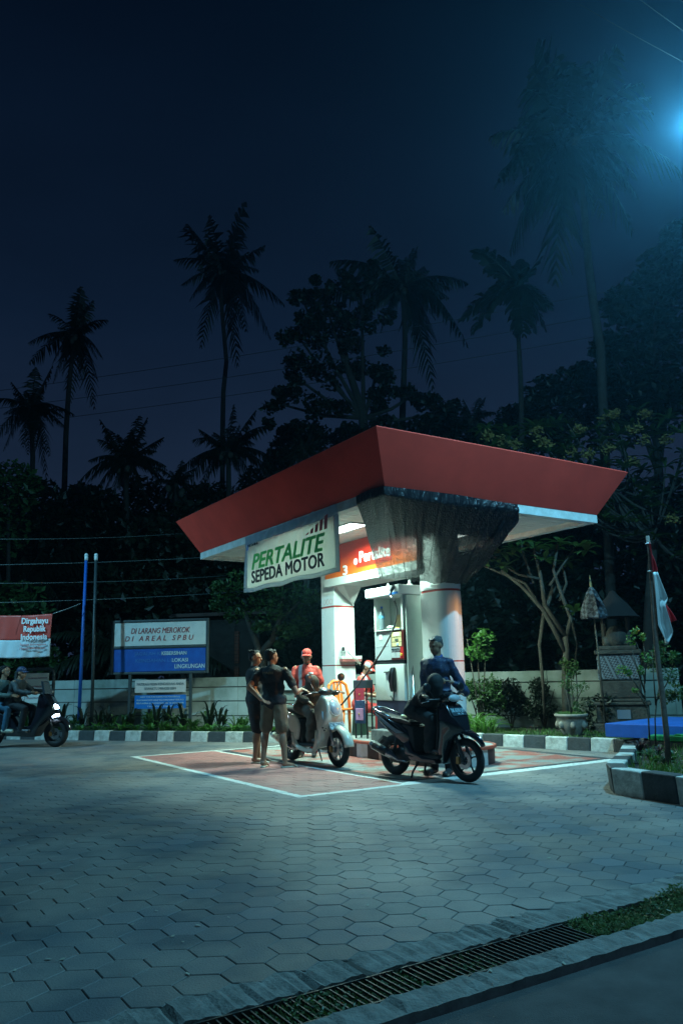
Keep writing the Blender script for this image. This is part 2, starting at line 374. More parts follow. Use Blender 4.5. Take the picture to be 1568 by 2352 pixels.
def leafcloud(mb, centers, n, size, rad, seed=1, asp=.5, flat=0, shell=False):
    r_ = random.Random(seed)
    for _ in range(n):
        c, rr = centers[r_.randrange(len(centers))] if isinstance(centers[0], tuple) else (centers[r_.randrange(len(centers))], rad)
        d = Vector((r_.gauss(0, 1), r_.gauss(0, 1), r_.gauss(0, 1))); d.normalize()
        q = r_.random()**(1/3) if not shell else .75+.3*r_.random()
        p = Vector(c)+Vector((d.x*rr[0], d.y*rr[1], d.z*rr[2]))*q
        u = Vector((r_.gauss(0, 1), r_.gauss(0, 1), r_.gauss(-.2, .6))).normalized(); s_ = size*r_.uniform(.6, 1.35)
        v = u.cross(Vector((r_.gauss(0, .6), r_.gauss(0, .6), 1))).normalized()*s_*asp*.5; u = u*s_*.5
        nn = u.cross(v).normalized()*s_*.08
        mb.add([p-u, p-u*.1+v+nn, p+u*1.0, p-u*.1-v+nn], [(0, 1, 2, 3)])
    return mb
def leafmat(name, c, c2, rough=.5, sc_=3):
    m = mat(name, c, rough, noise=.5, nscale=sc_, col2=c2, coord='Object')
    t, p = nodes(m); p.inputs['Subsurface Weight'].default_value = 0
    tr = t.nodes.new('ShaderNodeBsdfTranslucent'); tr.inputs[0].default_value = (c[0]*1.2, c[1]*1.4, c[2]*.7, 1)
    ad = t.nodes.new('ShaderNodeMixShader'); ad.inputs[0].default_value = .28
    out = [n for n in t.nodes if n.type == 'OUTPUT_MATERIAL'][0]
    t.links.new(p.outputs[0], ad.inputs[1]); t.links.new(tr.outputs[0], ad.inputs[2]); t.links.new(ad.outputs[0], out.inputs[0])
    return m
L_moss = leafmat('moss', (.10, .17, .045), (.04, .08, .02))
L_grass = leafmat('grass_blades', (.08, .17, .035), (.04, .09, .02))
L_dark = leafmat('dark_foliage', (.010, .020, .007), (.005, .010, .004))
L_palm = leafmat('palm_fronds', (.010, .018, .007), (.006, .010, .004))
L_mid = leafmat('mid_foliage', (.05, .115, .03), (.025, .06, .018))
L_fresh = leafmat('fresh_leaves', (.09, .21, .045), (.045, .12, .03))
L_frang = leafmat('frangipani_leaves', (.075, .13, .035), (.04, .075, .022))
L_teal = leafmat('bluish_leaves', (.10, .17, .13), (.05, .10, .08))
L_purp = leafmat('purple_leaves', (.075, .03, .06), (.03, .05, .03))
mo = MB(); r_ = random.Random(5)
def moss_h(b): return (.156 if b < -3.15 or b > -2.6 else .10)+.02*math.sin(b*3.1)+.02*math.sin(b*7.3+1)
for i in range(30000):
    b = r_.uniform(-5.4, 1.0); a = r_.uniform(A1+.005, A0-.005)
    if -3.66 < b < -2.62 and r_.random() > (.45 if b < -3.1 else .05): continue
    z = -.16+moss_h(b)*r_.random()**.4*(.95 if not (-3.66 < b < -2.62) else .8)+(.03 if b > -2.62 else 0)
    s_ = r_.uniform(.006, .016); u = Vector((r_.gauss(0, 1), r_.gauss(0, 1), r_.gauss(.5, .6))).normalized()*s_; v = u.orthogonal().normalized()*s_*.4
    p = Vector((b, a, z)); mo.add([p-u, p+v, p+u, p-v], [(0, 1, 2, 3)])
tag(mo.obj('moss', L_moss, loc=C0, rot=PSI), 'wet green moss and weeds growing in the roadside drain', 'moss', kind='stuff')
print('ground ok', len(pav.data.polygons))

# ================================================================= FUEL STATION
LA, LB, OUT = 6.295, 4.18, .375
ZS, ZB, ZT = 3.577, 3.718, 4.382
can = thing('station_canopy', 'fuel station roof with flared red fascia and white ribbed soffit on two white columns', 'canopy', C0, PSI)
m_ = MB()
o = OUT; v = [(-0, -0, ZB), (LB, 0, ZB), (LB, LA, ZB), (0, LA, ZB), (-o, -o, ZT), (LB+o, -o, ZT), (LB+o, LA+o, ZT), (-o, LA+o, ZT)]
m_.add(v, [(0, 1, 5, 4), (1, 2, 6, 5), (2, 3, 7, 6), (3, 0, 4, 7)])
v2 = [(x*.985+.03, y*.985+.05, z) for x, y, z in v]
m_.obj('fascia', M_red, can, solid=.03)
m_ = MB(); m_.add([(-o+.02, -o+.02, ZT-.04), (LB+o-.02, -o+.02, ZT-.04), (LB+o-.02, LA+o-.02, ZT-.04), (-o+.02, LA+o-.02, ZT-.04)], [(0, 1, 2, 3)])
m_.obj('roof', M_darkmetal, can, solid=.02)
t_ = .14; m_ = MB()
for q in [(-.004, LB+.004, -.004, t_), (-.004, LB+.004, LA-t_, LA+.004), (-.004, t_, t_, LA-t_), (LB-t_, LB+.004, t_, LA-t_)]: m_.box(*q, ZS, ZB+.012)
m_.obj('edge_beam', mat('white_edge_beam', (.60, .62, .60), .6, noise=.30, nscale=6, col2=(.40, .40, .37), bump=.1), can)
M_soff = mat('ribbed_soffit', (.66, .68, .64), .5, noise=.12, nscale=3)
m_ = MB(); n = 42
for i in range(n):       # long narrow ribs that run along b
    y0 = t_+(LA-2*t_)*i/n; y1 = t_+(LA-2*t_)*(i+1)/n; m_.box(t_, LB-t_, y0+.004, y1-.014, ZB-.065, ZB-.02)
m_.box(t_, LB-t_, t_, LA-t_, ZB-.022, ZB+.0)
m_.obj('soffit', M_soff, can)
M_emit = mat('lit_panel', (.9, .95, .92), .5, emit=(.80, 1, .93), es=14)
for b_, a_ in LAMPS:
    t = thing('ceiling_light', {.95: 'glowing recessed ceiling light seen between the banner and the black netting', 3.1: 'recessed canopy light hidden behind the sign beam', 2.1: 'recessed canopy light at the far end of the roof'}[b_], 'ceiling light', S(b_, a_, ZB-.075), PSI, 'lights in the canopy ceiling')
    m_ = MB(); m_.box(-.16, .16, -.46, .46, -.004, .0); m_.obj('diffuser', M_emit, t)
    m_ = MB(); m_.box(-.19, .19, -.49, -.46, -.012, .01); m_.box(-.19, .19, .46, .49, -.012, .01); m_.box(-.19, -.16, -.46, .46, -.012, .01); m_.box(.16, .19, -.46, .46, -.012, .01)
    m_.obj('frame', M_white, t)
# sign beam between the columns
m_ = MB(); m_.box(1.76, 2.35, 1.60, 4.45, 3.045, ZB-.07)
beam = m_.obj('sign_beam', mat('orange_sign', (.62, .085, .012), .35, noise=.06), can, bevel=.006)
t_, p_ = nodes(MATS['orange_sign'])   # printed gradient, red above and orange below
tcn = t_.nodes.new('ShaderNodeTexCoord'); sp_ = t_.nodes.new('ShaderNodeSeparateXYZ'); t_.links.new(tcn.outputs['Object'], sp_.inputs[0])
mr_ = t_.nodes.new('ShaderNodeMapRange'); mr_.inputs['From Min'].default_value = 3.05; mr_.inputs['From Max'].default_value = 3.4; t_.links.new(sp_.outputs['Z'], mr_.inputs[0])
rp_ = t_.nodes.new('ShaderNodeValToRGB'); rp_.color_ramp.elements[0].color = (.80, .16, .02, 1); rp_.color_ramp.elements[1].color = (.55, .03, .012, 1)
t_.links.new(mr_.outputs[0], rp_.inputs[0]); t_.links.new(rp_.outputs[0], p_.inputs['Base Color'])
m_ = MB(); m_.box(1.742, 2.37, 1.60, 4.46, 2.895, 3.043); m_.obj('lower_beam', M_white, can, bevel=.005)
m_ = MB(); m_.box(1.752, 1.758, 2.30, 3.36, 3.14, 3.47); m_.obj('sign_plate', mat('red_sign_plate', (.60, .03, .015), .3), can)
M_wlet = mat('white_lettering', (.85, .85, .84), .4)
FL = (R(90), 0, R(-90))    # faces the -b side
text('Pertalite', .20, M_wlet, can, (1.748, 2.78, 3.305), FL, .92, bold=.03, name='product_name')
text('3', .17, M_wlet, can, (1.75, 3.72, 3.13), FL, .13, bold=.03, name='pump_number')
m_ = MB(); m_.lathe([(.0, -.012), (.045, -.012), (.06, -.004), (.06, .004)], 20, (1.749, 3.37, 3.25), 'x'); m_.obj('round_emblem', mat('emblem_white', (.7, .75, .85), .3), can)
m_ = MB()
for a_ in (1.64, 4.27):
    pass
m_.add([(1.86, 4.245, 2.895), (2.25, 4.245, 2.895), (2.25, 4.245, 2.55), (1.86, 3.95, 2.893), (2.25, 3.95, 2.893)], [(0, 1, 2), (3, 4, 1, 0), (3, 2, 4), (4, 2, 1), (0, 2, 3)])
m_.obj('bracket', M_white, can)
# columns
def rring(b0, b1, a0, a1, r0, near_round):
    c = (b0+b1)/2; h = (b1-b0)/2; P = []
    if near_round:
        P += [(c+h*math.cos(R(t)), a0+h-h*math.sin(R(t))) for t in range(0, 181, 10)]
        P += [(b0, a1), (b1, a1)]
    else:
        for cx, cy, s0 in ((b1-r0, a1-r0, 0), (b0+r0, a1-r0, 90), (b0+r0, a0+r0, 180), (b1-r0, a0+r0, 270)):
            P += [(cx+r0*math.cos(R(s0+t)), cy+r0*math.sin(R(s0+t))) for t in (0, 45, 90)]
    return P
M_col = mat('satin_column_cladding', (.70, .72, .70), .28, noise=.12, nscale=1.6, bump=.04, bscale=3)
def column(b0, b1, a0, a1, near, label):
    t = thing('column', label, 'column', C0, PSI)
    segs = [(.25, .56), (.575, 1.435), (1.455, 2.515), (2.55, 3.66)]
    m_ = MB()
    for z0, z1 in segs: m_.prism(rring(b0, b1, a0, a1, .012, near), z0, z1)
    m_.obj('cladding', M_col, t)
    g = .012; m_ = MB()
    for z0, z1 in ((1.435, 1.455), (2.515, 2.55)): m_.prism(rring(b0+g, b1-g, a0+g, a1-g, .01, near), z0, z1)
    m_.prism(rring(b0+g, b1-g, a0+g, a1-g, .01, near), .56, .575)
    m_.obj('red_band', M_redband, t)
    return t
c1 = column(1.83, 2.28, 1.06, 1.65, True, 'white column with a rounded front, half wrapped in black netting at its top')
c2 = column(1.83, 2.28, 4.25, 4.72, False, 'square white column behind the orange chair, with two red bands')
m_ = MB()
for k in range(3): m_.lathe([(.045, -.003), (.052, 0), (.045, .003)], 18, (1.827, 4.64-.115*k-.05, 2.63), 'x')
m_.obj('prohibition_stickers', mat('faded_red_print', (.55, .32, .30), .6), c2)
# shelf with a small device on the far column
t = thing('wall_shelf', 'small white shelf with red edge screwed to the square column', 'shelf', S(2.05, 4.25, 1.56), PSI)
m_ = MB(); m_.box(-.13, .31, -.10, 0, .0, .05); m_.obj('board', M_white, t, bevel=.004)
m_ = MB(); m_.box(-.12, .30, -.103, -.1, -.05, .0); m_.box(-.13, .30, -.10, -.01, -.05, -.002); m_.obj('red_edge', mat('dull_red', (.30, .09, .08), .6), t)
t = thing('scanner', 'small dark device with tangled cables standing on the column shelf', 'device', S(1.98, 4.20, 1.615), PSI)
m_ = MB(); m_.box(-.035, .035, -.03, .03, 0, .09); m_.obj('case', mat('grey_plastic', (.3, .32, .32), .5), t, bevel=.008)
m_ = MB(); m_.box(-.02, .02, -.02, .02, .09, .135); m_.ell((.0, 0, .145), (.03, .022, .018)); m_.obj('head', M_matblack, t)
m_ = MB(); r_ = random.Random(9)
for k in range(5):
    p = [(.0, -.03, .07)]
    for q in range(9): p.append((.02+.035*q+r_.gauss(0, .02), -.10-r_.random()*.03, .07-.028*q+r_.gauss(0, .03)))
    m_.tube(p, .0035, 5)
m_.obj('cable', mat('pale_cable', (.35, .33, .28), .6), t, smooth=True)
# island
ip = [(1.75+.6*math.cos(R(t)), .95-.6*math.sin(R(t))) for t in range(0, 181, 9)] + [(1.15, 4.95), (2.35, 4.95)]
M_isl = mat('island_top', (.33, .35, .33), .8, noise=.35, nscale=6, bump=.4)
isl = thing('pump_island', 'raised concrete pump island with red rim and black and white painted sides', 'island', C0, PSI)
m_ = MB(); m_.prism([(1.75+(x-1.75)*.97, y if y > 4 else .95+(y-.95)*.97) for x, y in ip], .0, .249); m_.obj('slab', M_isl, isl)
# painted side blocks follow the outline by arc length
def along(poly, closed=False):
    L = [0]
    for i in range(1, len(poly)): L.append(L[-1]+math.dist(poly[i], poly[i-1]))
    return L
def pos(poly, L, s):
    s = max(0, min(L[-1], s))
    for i in range(1, len(L)):
        if s <= L[i]+1e-9:
            t = (s-L[i-1])/max(1e-9, L[i]-L[i-1]); return (poly[i-1][0]*(1-t)+poly[i][0]*t, poly[i-1][1]*(1-t)+poly[i][1]*t)
side = [(2.35, 4.95)] + [(1.75+.6*math.cos(R(t)), .95-.6*math.sin(R(t))) for t in range(0, 181, 6)] + [(1.15, 4.95)]
L = along(side); m_ = MB(); k = 0; s = 0
while s < L[-1]-.02:
    e_ = min(L[-1], s+.30); m_.cur = k % 2
    nn = 5
    for q in range(nn):
        p0 = pos(side, L, s+(e_-s)*q/nn); p1 = pos(side, L, s+(e_-s)*(q+1)/nn)
        m_.add([(*p0, 0), (*p1, 0), (*p1, .215), (*p0, .215)], [(3, 2, 1, 0)])
    s = e_; k += 1
m_.obj('painted_side', [mat('island_white', (.58, .58, .57), .6, noise=.25, nscale=10), mat('island_black', (.035, .022, .025), .5, noise=.3, nscale=14)], isl)
m_ = MB(); P = [(1.75+(x-1.75)*1.012, (y if y > 4 else .95+(y-.95)*1.012), .235) for x, y in side]
m_.tube(P, .026, 8); m_.obj('red_rim', M_redpaint, isl, smooth=True)

# ---------------------------------------------------------------- fuel dispenser
dp = thing('fuel_dispenser', 'tall white fuel dispenser with header panel, keypad and dark blue base between the columns', 'fuel dispenser', S(1.65, 1.9, .25), PSI)
# local: x = b-1.65 (depth), y = a-1.9 (width .8), z up from .25
W_, D_ = .80, .55
m_ = MB()
m_.box(.0, D_, .0, W_, .0, .60); m_.obj('base_panel', M_navy, dp, bevel=.008)
m_ = MB(); m_.box(-.012, D_, .0, W_, .603, 1.175); m_.obj('front_panel', M_offw, dp, bevel=.012, bseg=3)
m_ = MB(); m_.box(.012, D_, .02, W_-.02, 1.176, 1.238); m_.obj('dark_gap', M_matblack, dp)
m_ = MB()
m_.box(.0, D_, .34, W_, 1.24, 1.71); m_.obj('left_cabinet_door', mat('grey_enamel', (.42, .46, .47), .35, noise=.08), dp, bevel=.006)
m_ = MB(); m_.box(-.005, .004, .42, .76, 1.47, 1.475); m_.box(-.006, .0, .58, .66, 1.58, 1.66); m_.obj('door_seam', M_wlet, dp)
m_ = MB(); m_.box(-.008, D_-.02, -.012, .335, 1.24, 1.71); m_.obj('maroon_housing', mat('maroon_plastic', (.11, .018, .015), .4, noise=.2), dp, bevel=.008)
M_cream = mat('cream_panel', (.62, .52, .27), .45)
m_ = MB()
for z0, z1 in ((1.60, 1.685), (1.525, 1.592), (1.452, 1.518)): m_.box(-.016, -.006, .04, .30, z0, z1)
m_.obj('display_panel', M_cream, dp, bevel=.003)
m_ = MB(); m_.box(-.020, -.015, .10, .235, 1.62, 1.668); m_.obj('screen', mat('lit_screen', (.5, .6, .7), .3, emit=(.55, .8, 1), es=.8), dp)
m_ = MB(); m_.box(-.020, -.015, .12, .215, 1.54, 1.575); m_.obj('counter', mat('lcd', (.08, .12, .10), .3), dp)
m_ = MB(); m_.box(-.020, -.015, .12, .17, 1.468, 1.505); m_.obj('small_window', mat('pale_blue', (.45, .6, .75), .3), dp)
m_ = MB(); m_.box(-.014, -.006, .095, .32, 1.375, 1.435); m_.box(-.014, -.006, .21, .32, 1.275, 1.36); m_.box(-.014, -.006, .095, .20, 1.275, 1.36)
m_.obj('sticker', mat('sticker_white', (.62, .64, .62), .5, noise=.3, nscale=40, col2=(.3, .32, .34)), dp)
text('PERTALITE', .035, mat('dark_print', (.04, .05, .06), .5), dp, (-.0165, .207, 1.405), FL, .20, bold=.01)
m_ = MB(); m_.lathe([(0, -.03), (.022, -.028), (.024, -.01)], 14, (0, .05, 1.32), 'x'); m_.obj('emergency_button', mat('yellow_plastic', (.65, .45, .05), .35), dp)
m_ = MB(); m_.box(-.013, -.006, .0, .08, 1.36, 1.44); m_.box(-.012, -.006, .0, .09, 1.26, 1.36); m_.obj('red_button_plate', mat('bright_red', (.5, .02, .02), .4), dp)
# open niche: back wall, cheeks, shelf
m_ = MB(); m_.box(.30, D_, .0, W_, 1.712, 2.27); m_.obj('niche_back', mat('niche_grey', (.40, .44, .42), .5, noise=.15, nscale=4), dp)
for y_ in (0, W_-.05): MB().box(.0, .299, y_, y_+.05, 1.712, 2.27).obj('cheek', M_offw, dp)
m_ = MB(); m_.box(-.03, .299, .052, W_-.052, 1.713, 1.735); m_.obj('shelf', M_offw, dp, bevel=.004)
# side panel seen beside the round column
m_ = MB(); m_.box(.03, D_+.04, -.06, -.014, .0, 2.27); m_.obj('side_panel', mat('side_enamel', (.48, .54, .50), .32, noise=.1), dp, bevel=.02, bseg=4)
m_ = MB(); m_.box(-.10, D_+.05, -.05, .91, 2.275, 2.43); m_.obj('header', mat('header_white', (.78, .80, .80), .35), dp, bevel=.015, bseg=3)
text('PERTAMINA', .042, mat('grey_print', (.35, .38, .42), .5), dp, (-.102, .46, 2.365), FL, .36, bold=.0, name='header_lettering')
m_ = MB(); m_.add([(-.102, .80, 2.40), (-.102, .765, 2.40), (-.102, .745, 2.375), (-.102, .78, 2.375)], [(0, 1, 2, 3)]); m_.obj('emblem_red_bar', mat('print_red', (.65, .04, .05), .4), dp)
m_ = MB(); m_.add([(-.102, .825, 2.365), (-.102, .79, 2.37), (-.102, .815, 2.30), (-.102, .85, 2.295)], [(0, 1, 2, 3)]); m_.obj('emblem_blue_bar', mat('print_blue', (.02, .16, .55), .4), dp)
m_ = MB(); m_.add([(-.102, .24, 2.278), (-.102, -.03, 2.278), (-.102, -.03, 2.315), (-.102, .19, 2.315)], [(0, 1, 2, 3)]); m_.obj('blue_stripe', MATS['print_blue'], dp)
for y_, zz in ((.02, 2.43), (.62, 2.43)):
    m_ = MB(); m_.lathe([(.06, 0), (.045, .012), (.025, .03), (.022, .07), (.012, .09), (0, .092)], 12, (.18, y_, zz)); m_.obj('lifting_lug', M_offw, dp, smooth=True)
# nozzle holster
m_ = MB(); m_.slab([(0, 0), (.05, .0), (.075, .10), (.07, .30), (.04, .38), (0, .39)], .055)
m_.obj('nozzle_holster', M_black, dp, (-.012, .27, .74), (0, 0, R(180)), bevel=.02, bseg=3)
m_ = MB(); m_.box(-.05, -.012, .36, .50, 1.04, 1.06); m_.obj('holder_bar', M_matblack, dp)
m_ = MB(); m_.tube([(-.06, .31, .82), (-.09, .30, .95), (-.10, .29, 1.07)], [.012, .018, .016], 8); m_.obj('nozzle', M_darkmetal, dp, smooth=True)
m_ = MB(); m_.tube([(-.04, .25, .74), (-.05, .25, .66), (-.04, .27, .61), (-.02, .32, .62), (-.03, .36, .68)], .011, 6); m_.obj('hose_end', M_matblack, dp, smooth=True)
m_ = MB(); m_.lathe([(.0, 0), (.0, 0)], 4)
m_ = MB(); m_.lathe([(0, -.12), (.09, -.10), (.09, 0)], 16, (.2, W_+.03, 1.3)); 
m_ = MB(); m_.ell((.25, W_+.005, 1.40), (.14, .035, .23)); m_.obj('side_cover', M_offw, dp, smooth=True)
# hose from the header down to the white scooter
p0 = dp.matrix_world  # identity until update
hs = S(1.54, 1.95, 2.57); he = at(783, 1620, 11.9)
pts = [hs+Vector((-.02, -.02, .06)), hs+Vector((-.06, -.05, 0)), hs+Vector((-.07, -.07, -.08))]
q0 = pts[-1]; mid = at(898, 1455, 12.25); cpt = mid*2-(q0+he)*.5
pts += bez(q0, cpt, he, 22)[1:]
m_ = MB(); m_.tube(pts, .014, 8); hose = tag(m_.obj('fuel_hose', mat('hose_rubber', (.018, .018, .018), .45), smooth=True), 'black fuel hose hanging from the dispenser header down to the white scooter', 'hose')
m_ = MB(); m_.tube([pts[2], pts[4]], .017, 8); m_.obj('spring_sleeve', M_metal, hose, smooth=True)
m_ = MB(); m_.tube([pts[0]+Vector((0, .02, .03)), pts[0], pts[1]], .028, 8); m_.obj('swivel', M_darkmetal, hose, smooth=True)
# bottle, papers, bag in the niche
t = thing('water_bottle', 'clear plastic water bottle with blue cap and label on the dispenser shelf', 'bottle', S(1.74, 2.60, 1.985), PSI)
M_pet = mat('clear_plastic', (.62, .78, .85), .1, trans=.7, spec=.5)
m_ = MB(); m_.lathe([(0, 0), (.045, .0), (.047, .02), (.043, .07), (.047, .10), (.046, .17), (.047, .25), (.036, .31), (.016, .35), (.015, .37)], 16); m_.obj('bottle_body', M_pet, t, smooth=True)
m_ = MB(); m_.lathe([(.017, .368), (.019, .37), (.019, .40), (0, .402)], 12); m_.obj('cap', mat('blue_cap', (.02, .14, .6), .4), t)
m_ = MB(); m_.lathe([(.0485, .20), (.0485, .245)], 16); m_.obj('bottle_label', mat('label_blue', (.12, .42, .70), .4), t)
t = tag(MB().box(-.003, .003, -.15, .15, 0, .40).obj('notice_sheet', mat('paper', (.60, .60, .68), .7, noise=.05), loc=S(1.935, 2.12, 2.0), rot=PSI), 'white printed notice sheet taped inside the dispenser niche', 'notice')
m_ = MB()
for k in range(9): m_.box(-.0045, -.003, -.12, .12-.03*(k % 3), .06+.034*k, .064+.034*k)
m_.obj('printed_lines', mat('grey_text_lines', (.28, .28, .40), .6), t)
tag(MB().box(-.003, .003, -.09, .09, 0, .22).obj('brown_envelope', mat('cardboard', (.42, .32, .18), .8), loc=S(1.938, 2.38, 2.02), rot=PSI), 'brown card leaning at the back of the dispenser niche', 'card')
m_ = MB(); m_.ell((0, 0, .03), (.07, .10, .035)); m_.ell((.02, .05, .045), (.04, .05, .03)); tag(m_.obj('plastic_bag', mat('bag_white', (.7, .72, .70), .4, bump=1, bscale=30), loc=S(1.72, 2.33, 1.983), rot=PSI, remesh=.01), 'crumpled white plastic bag on the dispenser shelf', 'bag')
m_ = MB(); m_.ell((0, 0, .015), (.04, .05, .02)); tag(m_.obj('yellow_cloth', mat('cloth_yellow', (.6, .45, .08), .8), loc=S(1.72, 2.15, 1.983), rot=PSI, remesh=.01), 'small yellow cloth beside the plastic bag on the dispenser shelf', 'cloth')
# concrete block at the foot of the dispenser, thin pole leaning by the column
tag(MB().box(-.12, .12, -.33, .33, 0, .17).obj('concrete_block', M_conc, loc=S(1.42, 2.05, .25), rot=PSI, bevel=.012), 'grey concrete block at the foot of the fuel dispenser', 'block')
t = MB(); t.tube([S(1.60, 1.62, .25), S(1.78, 1.86, 1.42)], .016, 8); tag(t.obj('metal_rod', M_metal, smooth=True), 'thin upright metal rod leaning against the dispenser side', 'rod')

# ---------------------------------------------------------------- banner on the left face
def sheet(fn, nu, nv, name, m, parent=None, solid=.003, loc=None, rot=None):
    vs = [fn(i/nu, j/nv) for i in range(nu+1) for j in range(nv+1)]
    fs = [(i*(nv+1)+j, (i+1)*(nv+1)+j, (i+1)*(nv+1)+j+1, i*(nv+1)+j+1) for i in range(nu) for j in range(nv)]
    b = MB(); b.add(vs, fs); return b.obj(name, m, parent, loc, rot, smooth=True, solid=solid)
bn = thing('banner', 'white and grey banner reading PERTALITE SEPEDA MOTOR hanging from the roof edge', 'banner', C0, PSI)
M_vinyl = mat('banner_vinyl', (.50, .53, .50), .30, noise=.05, spec=.5)
M_vedge = mat('banner_vinyl_border', (.30, .38, .46), .22, noise=.15, nscale=5, spec=.6)
r_ = random.Random(4)
def wr(a, z):
    top = max(0, (z-3.45)/.25)
    return -.035-.02*top*abs(math.sin(a*9+z*14))-.024*math.sin(a*3.1+1)*(3.7-z)-.010*math.sin(a*7.7)*(3.7-z)-.012*top*math.sin(a*23+z*30)-.006*math.sin(a*31-z*7)*(1 if z > 3.3 else .4)
def bfn(a0, a1, z0, z1, off):
    def f(u, v):
        a = a0+(a1-a0)*u; zt = z1+(.0 if z1 < 3.6 else -.025*abs(math.sin(a*5.2))); z = z0+(zt-z0)*v+(.012*math.sin(a*6.1)*(3.7-z0-(zt-z0)*v)); return (wr(a, z)+off, a, z)
    return f
for q_ in (M_vinyl, M_vedge):
    t_, p_ = nodes(q_); tr_ = t_.nodes.new('ShaderNodeBsdfTranslucent'); tr_.inputs[0].default_value = (.80, .84, .80, 1); ms_ = t_.nodes.new('ShaderNodeMixShader'); ms_.inputs[0].default_value = .60 if q_ is M_vinyl else .25
    t_.links.new(p_.outputs[0], ms_.inputs[1]); t_.links.new(tr_.outputs[0], ms_.inputs[2]); t_.links.new(ms_.outputs[0], [n for n in t_.nodes if n.type == 'OUTPUT_MATERIAL'][0].inputs[0])
vs, fs = [], []
bb_ = MB()
for (u0, u1, z0, z1, nu, nv) in ((1.11, 4.17, 3.53, 3.70, 90, 10), (1.11, 4.17, 2.70, 2.77, 90, 3), (1.11, 1.23, 2.77, 3.53, 4, 26), (4.07, 4.17, 2.77, 3.53, 4, 26)):
    f_ = bfn(u0, u1, z0, z1, 0); bb_.add([f_(i/nu, j_/nv) for i in range(nu+1) for j_ in range(nv+1)], [(i*(nv+1)+j_, (i+1)*(nv+1)+j_, (i+1)*(nv+1)+j_+1, i*(nv+1)+j_+1) for i in range(nu) for j_ in range(nv)])
bb_.obj('border', M_vedge, bn, smooth=True, solid=.003)
sheet(bfn(1.23, 4.07, 2.77, 3.53, 0), 80, 26, 'centre_panel', M_vinyl, bn)
M_grn = mat('green_print', (.08, .58, .12), .35); M_dk = mat('black_print', (.018, .022, .03), .35); M_rdp = mat('maroon_print', (.38, .02, .03), .35)
text('PERTALITE', .26, M_grn, bn, (-.085, 2.66, 3.17), FL, 2.38, bold=.026, shear=.25, name='green_lettering')
text('SEPEDA MOTOR', .205, M_dk, bn, (-.085, 2.63, 2.915), FL, 2.38, bold=.026, name='black_lettering')
text('PERTAMINA', .045, M_dk, bn, (-.075, 3.80, 3.49), FL, .40, name='small_lettering', bold=.01)
m_ = MB()
for k in range(5):
    y0 = 1.98-.135*k; h = .035+.045*k
    m_.add([(-.078, y0, 3.36), (-.078, y0-.09, 3.365), (-.078, y0-.115, 3.365+h), (-.078, y0-.025, 3.345+h)], [(0, 1, 2, 3)])
m_.obj('rising_bars', M_rdp, bn)
m_ = MB(); m_.add([(-.078, 4.03, 3.42), (-.078, 3.99, 3.42), (-.078, 3.96, 3.52), (-.078, 4.0, 3.52)], [(0, 1, 2, 3)]); m_.obj('blue_mark', MATS['print_blue'], bn)

# ---------------------------------------------------------------- black netting over the near corner
def lerp(a, b, t): return tuple(x*(1-t)+y*t for x, y in zip(a, b))
def poly_at(P, L, s):
    s = s*L[-1]
    for i in range(1, len(L)):
        if s <= L[i]+1e-9:
            t = (s-L[i-1])/max(1e-9, L[i]-L[i-1]); return lerp(P[i-1], P[i], t)
topc = [(-.05, .62, 3.70), (-.05, .3, 3.72), (-.05, -.05, 3.70), (.6, -.05, 3.71), (1.2, -.05, 3.715), (1.8, -.05, 3.70), (2.37, -.05, 3.69)]
botc = [(1.45, 2.25, 2.80), (1.60, 1.95, 2.78), (1.74, 1.62, 2.70), (1.80, 1.30, 2.64), (1.90, 1.10, 2.62), (2.05, 1.02, 2.62), (2.25, 1.08, 2.63), (2.33, 1.2, 2.66)]
def arc(P):
    L = [0]
    for i in range(1, len(P)): L.append(L[-1]+math.dist(P[i], P[i-1]))
    return L
LT, LBc = arc(topc), arc(botc)
def net(u, v):
    t = poly_at(topc, LT, u); b = poly_at(botc, LBc, min(1, u*1.02))
    # right part is gathered: it swings out to the right before it is tied in at the column
    k = v; g = max(0, (u-.62)/.38)
    kz = k**(1.0+.4*g); kk = max(0, (k-.125)/.875)**(1.06+.25*g)
    p = [t[0]*(1-kk)+b[0]*kk, t[1]*(1-kk)+b[1]*kk, t[2]*(1-kz)+b[2]*kz]
    sag = math.sin(k*math.pi)
    p[0] += .05*g*sag; p[2] -= (.03+.05*g)*sag*(1 if u > .35 else .2)
    p[1] -= .03*sag*g
    fold = math.sin(u*52+2*k+1.2*math.sin(k*4))*.030*min(1, k*2.2+.05)+math.sin(u*113+k*5)*.014*min(1, k*2)
    fold += g*(.055*math.sin(u*60+k*15)*sag)
    p[0] += fold*.5; p[1] += -abs(fold)*1.2; p[2] += .012*math.sin(u*30)*k
    return tuple(p)
M_net = mat('black_shade_net', (.003, .005, .008), .30, spec=.55); M_net.node_tree.nodes['Principled BSDF'].inputs['IOR'].default_value = 1.5
t_, p_ = nodes(M_net)
tr_ = t_.nodes.new('ShaderNodeBsdfTransparent'); ms_ = t_.nodes.new('ShaderNodeMixShader'); tcn = t_.nodes.new('ShaderNodeTexCoord')
wv = t_.nodes.new('ShaderNodeTexNoise'); wv.inputs['Scale'].default_value = 7; mpp = t_.nodes.new('ShaderNodeMapping'); mpp.inputs['Scale'].default_value = (1.8, 1.8, .12)
t_.links.new(tcn.outputs['Object'], mpp.inputs[0]); t_.links.new(mpp.outputs[0], wv.inputs['Vector'])
mr_ = t_.nodes.new('ShaderNodeMapRange'); mr_.inputs['From Min'].default_value = .35; mr_.inputs['From Max'].default_value = .65; mr_.inputs['To Min'].default_value = .45; mr_.inputs['To Max'].default_value = 1.0
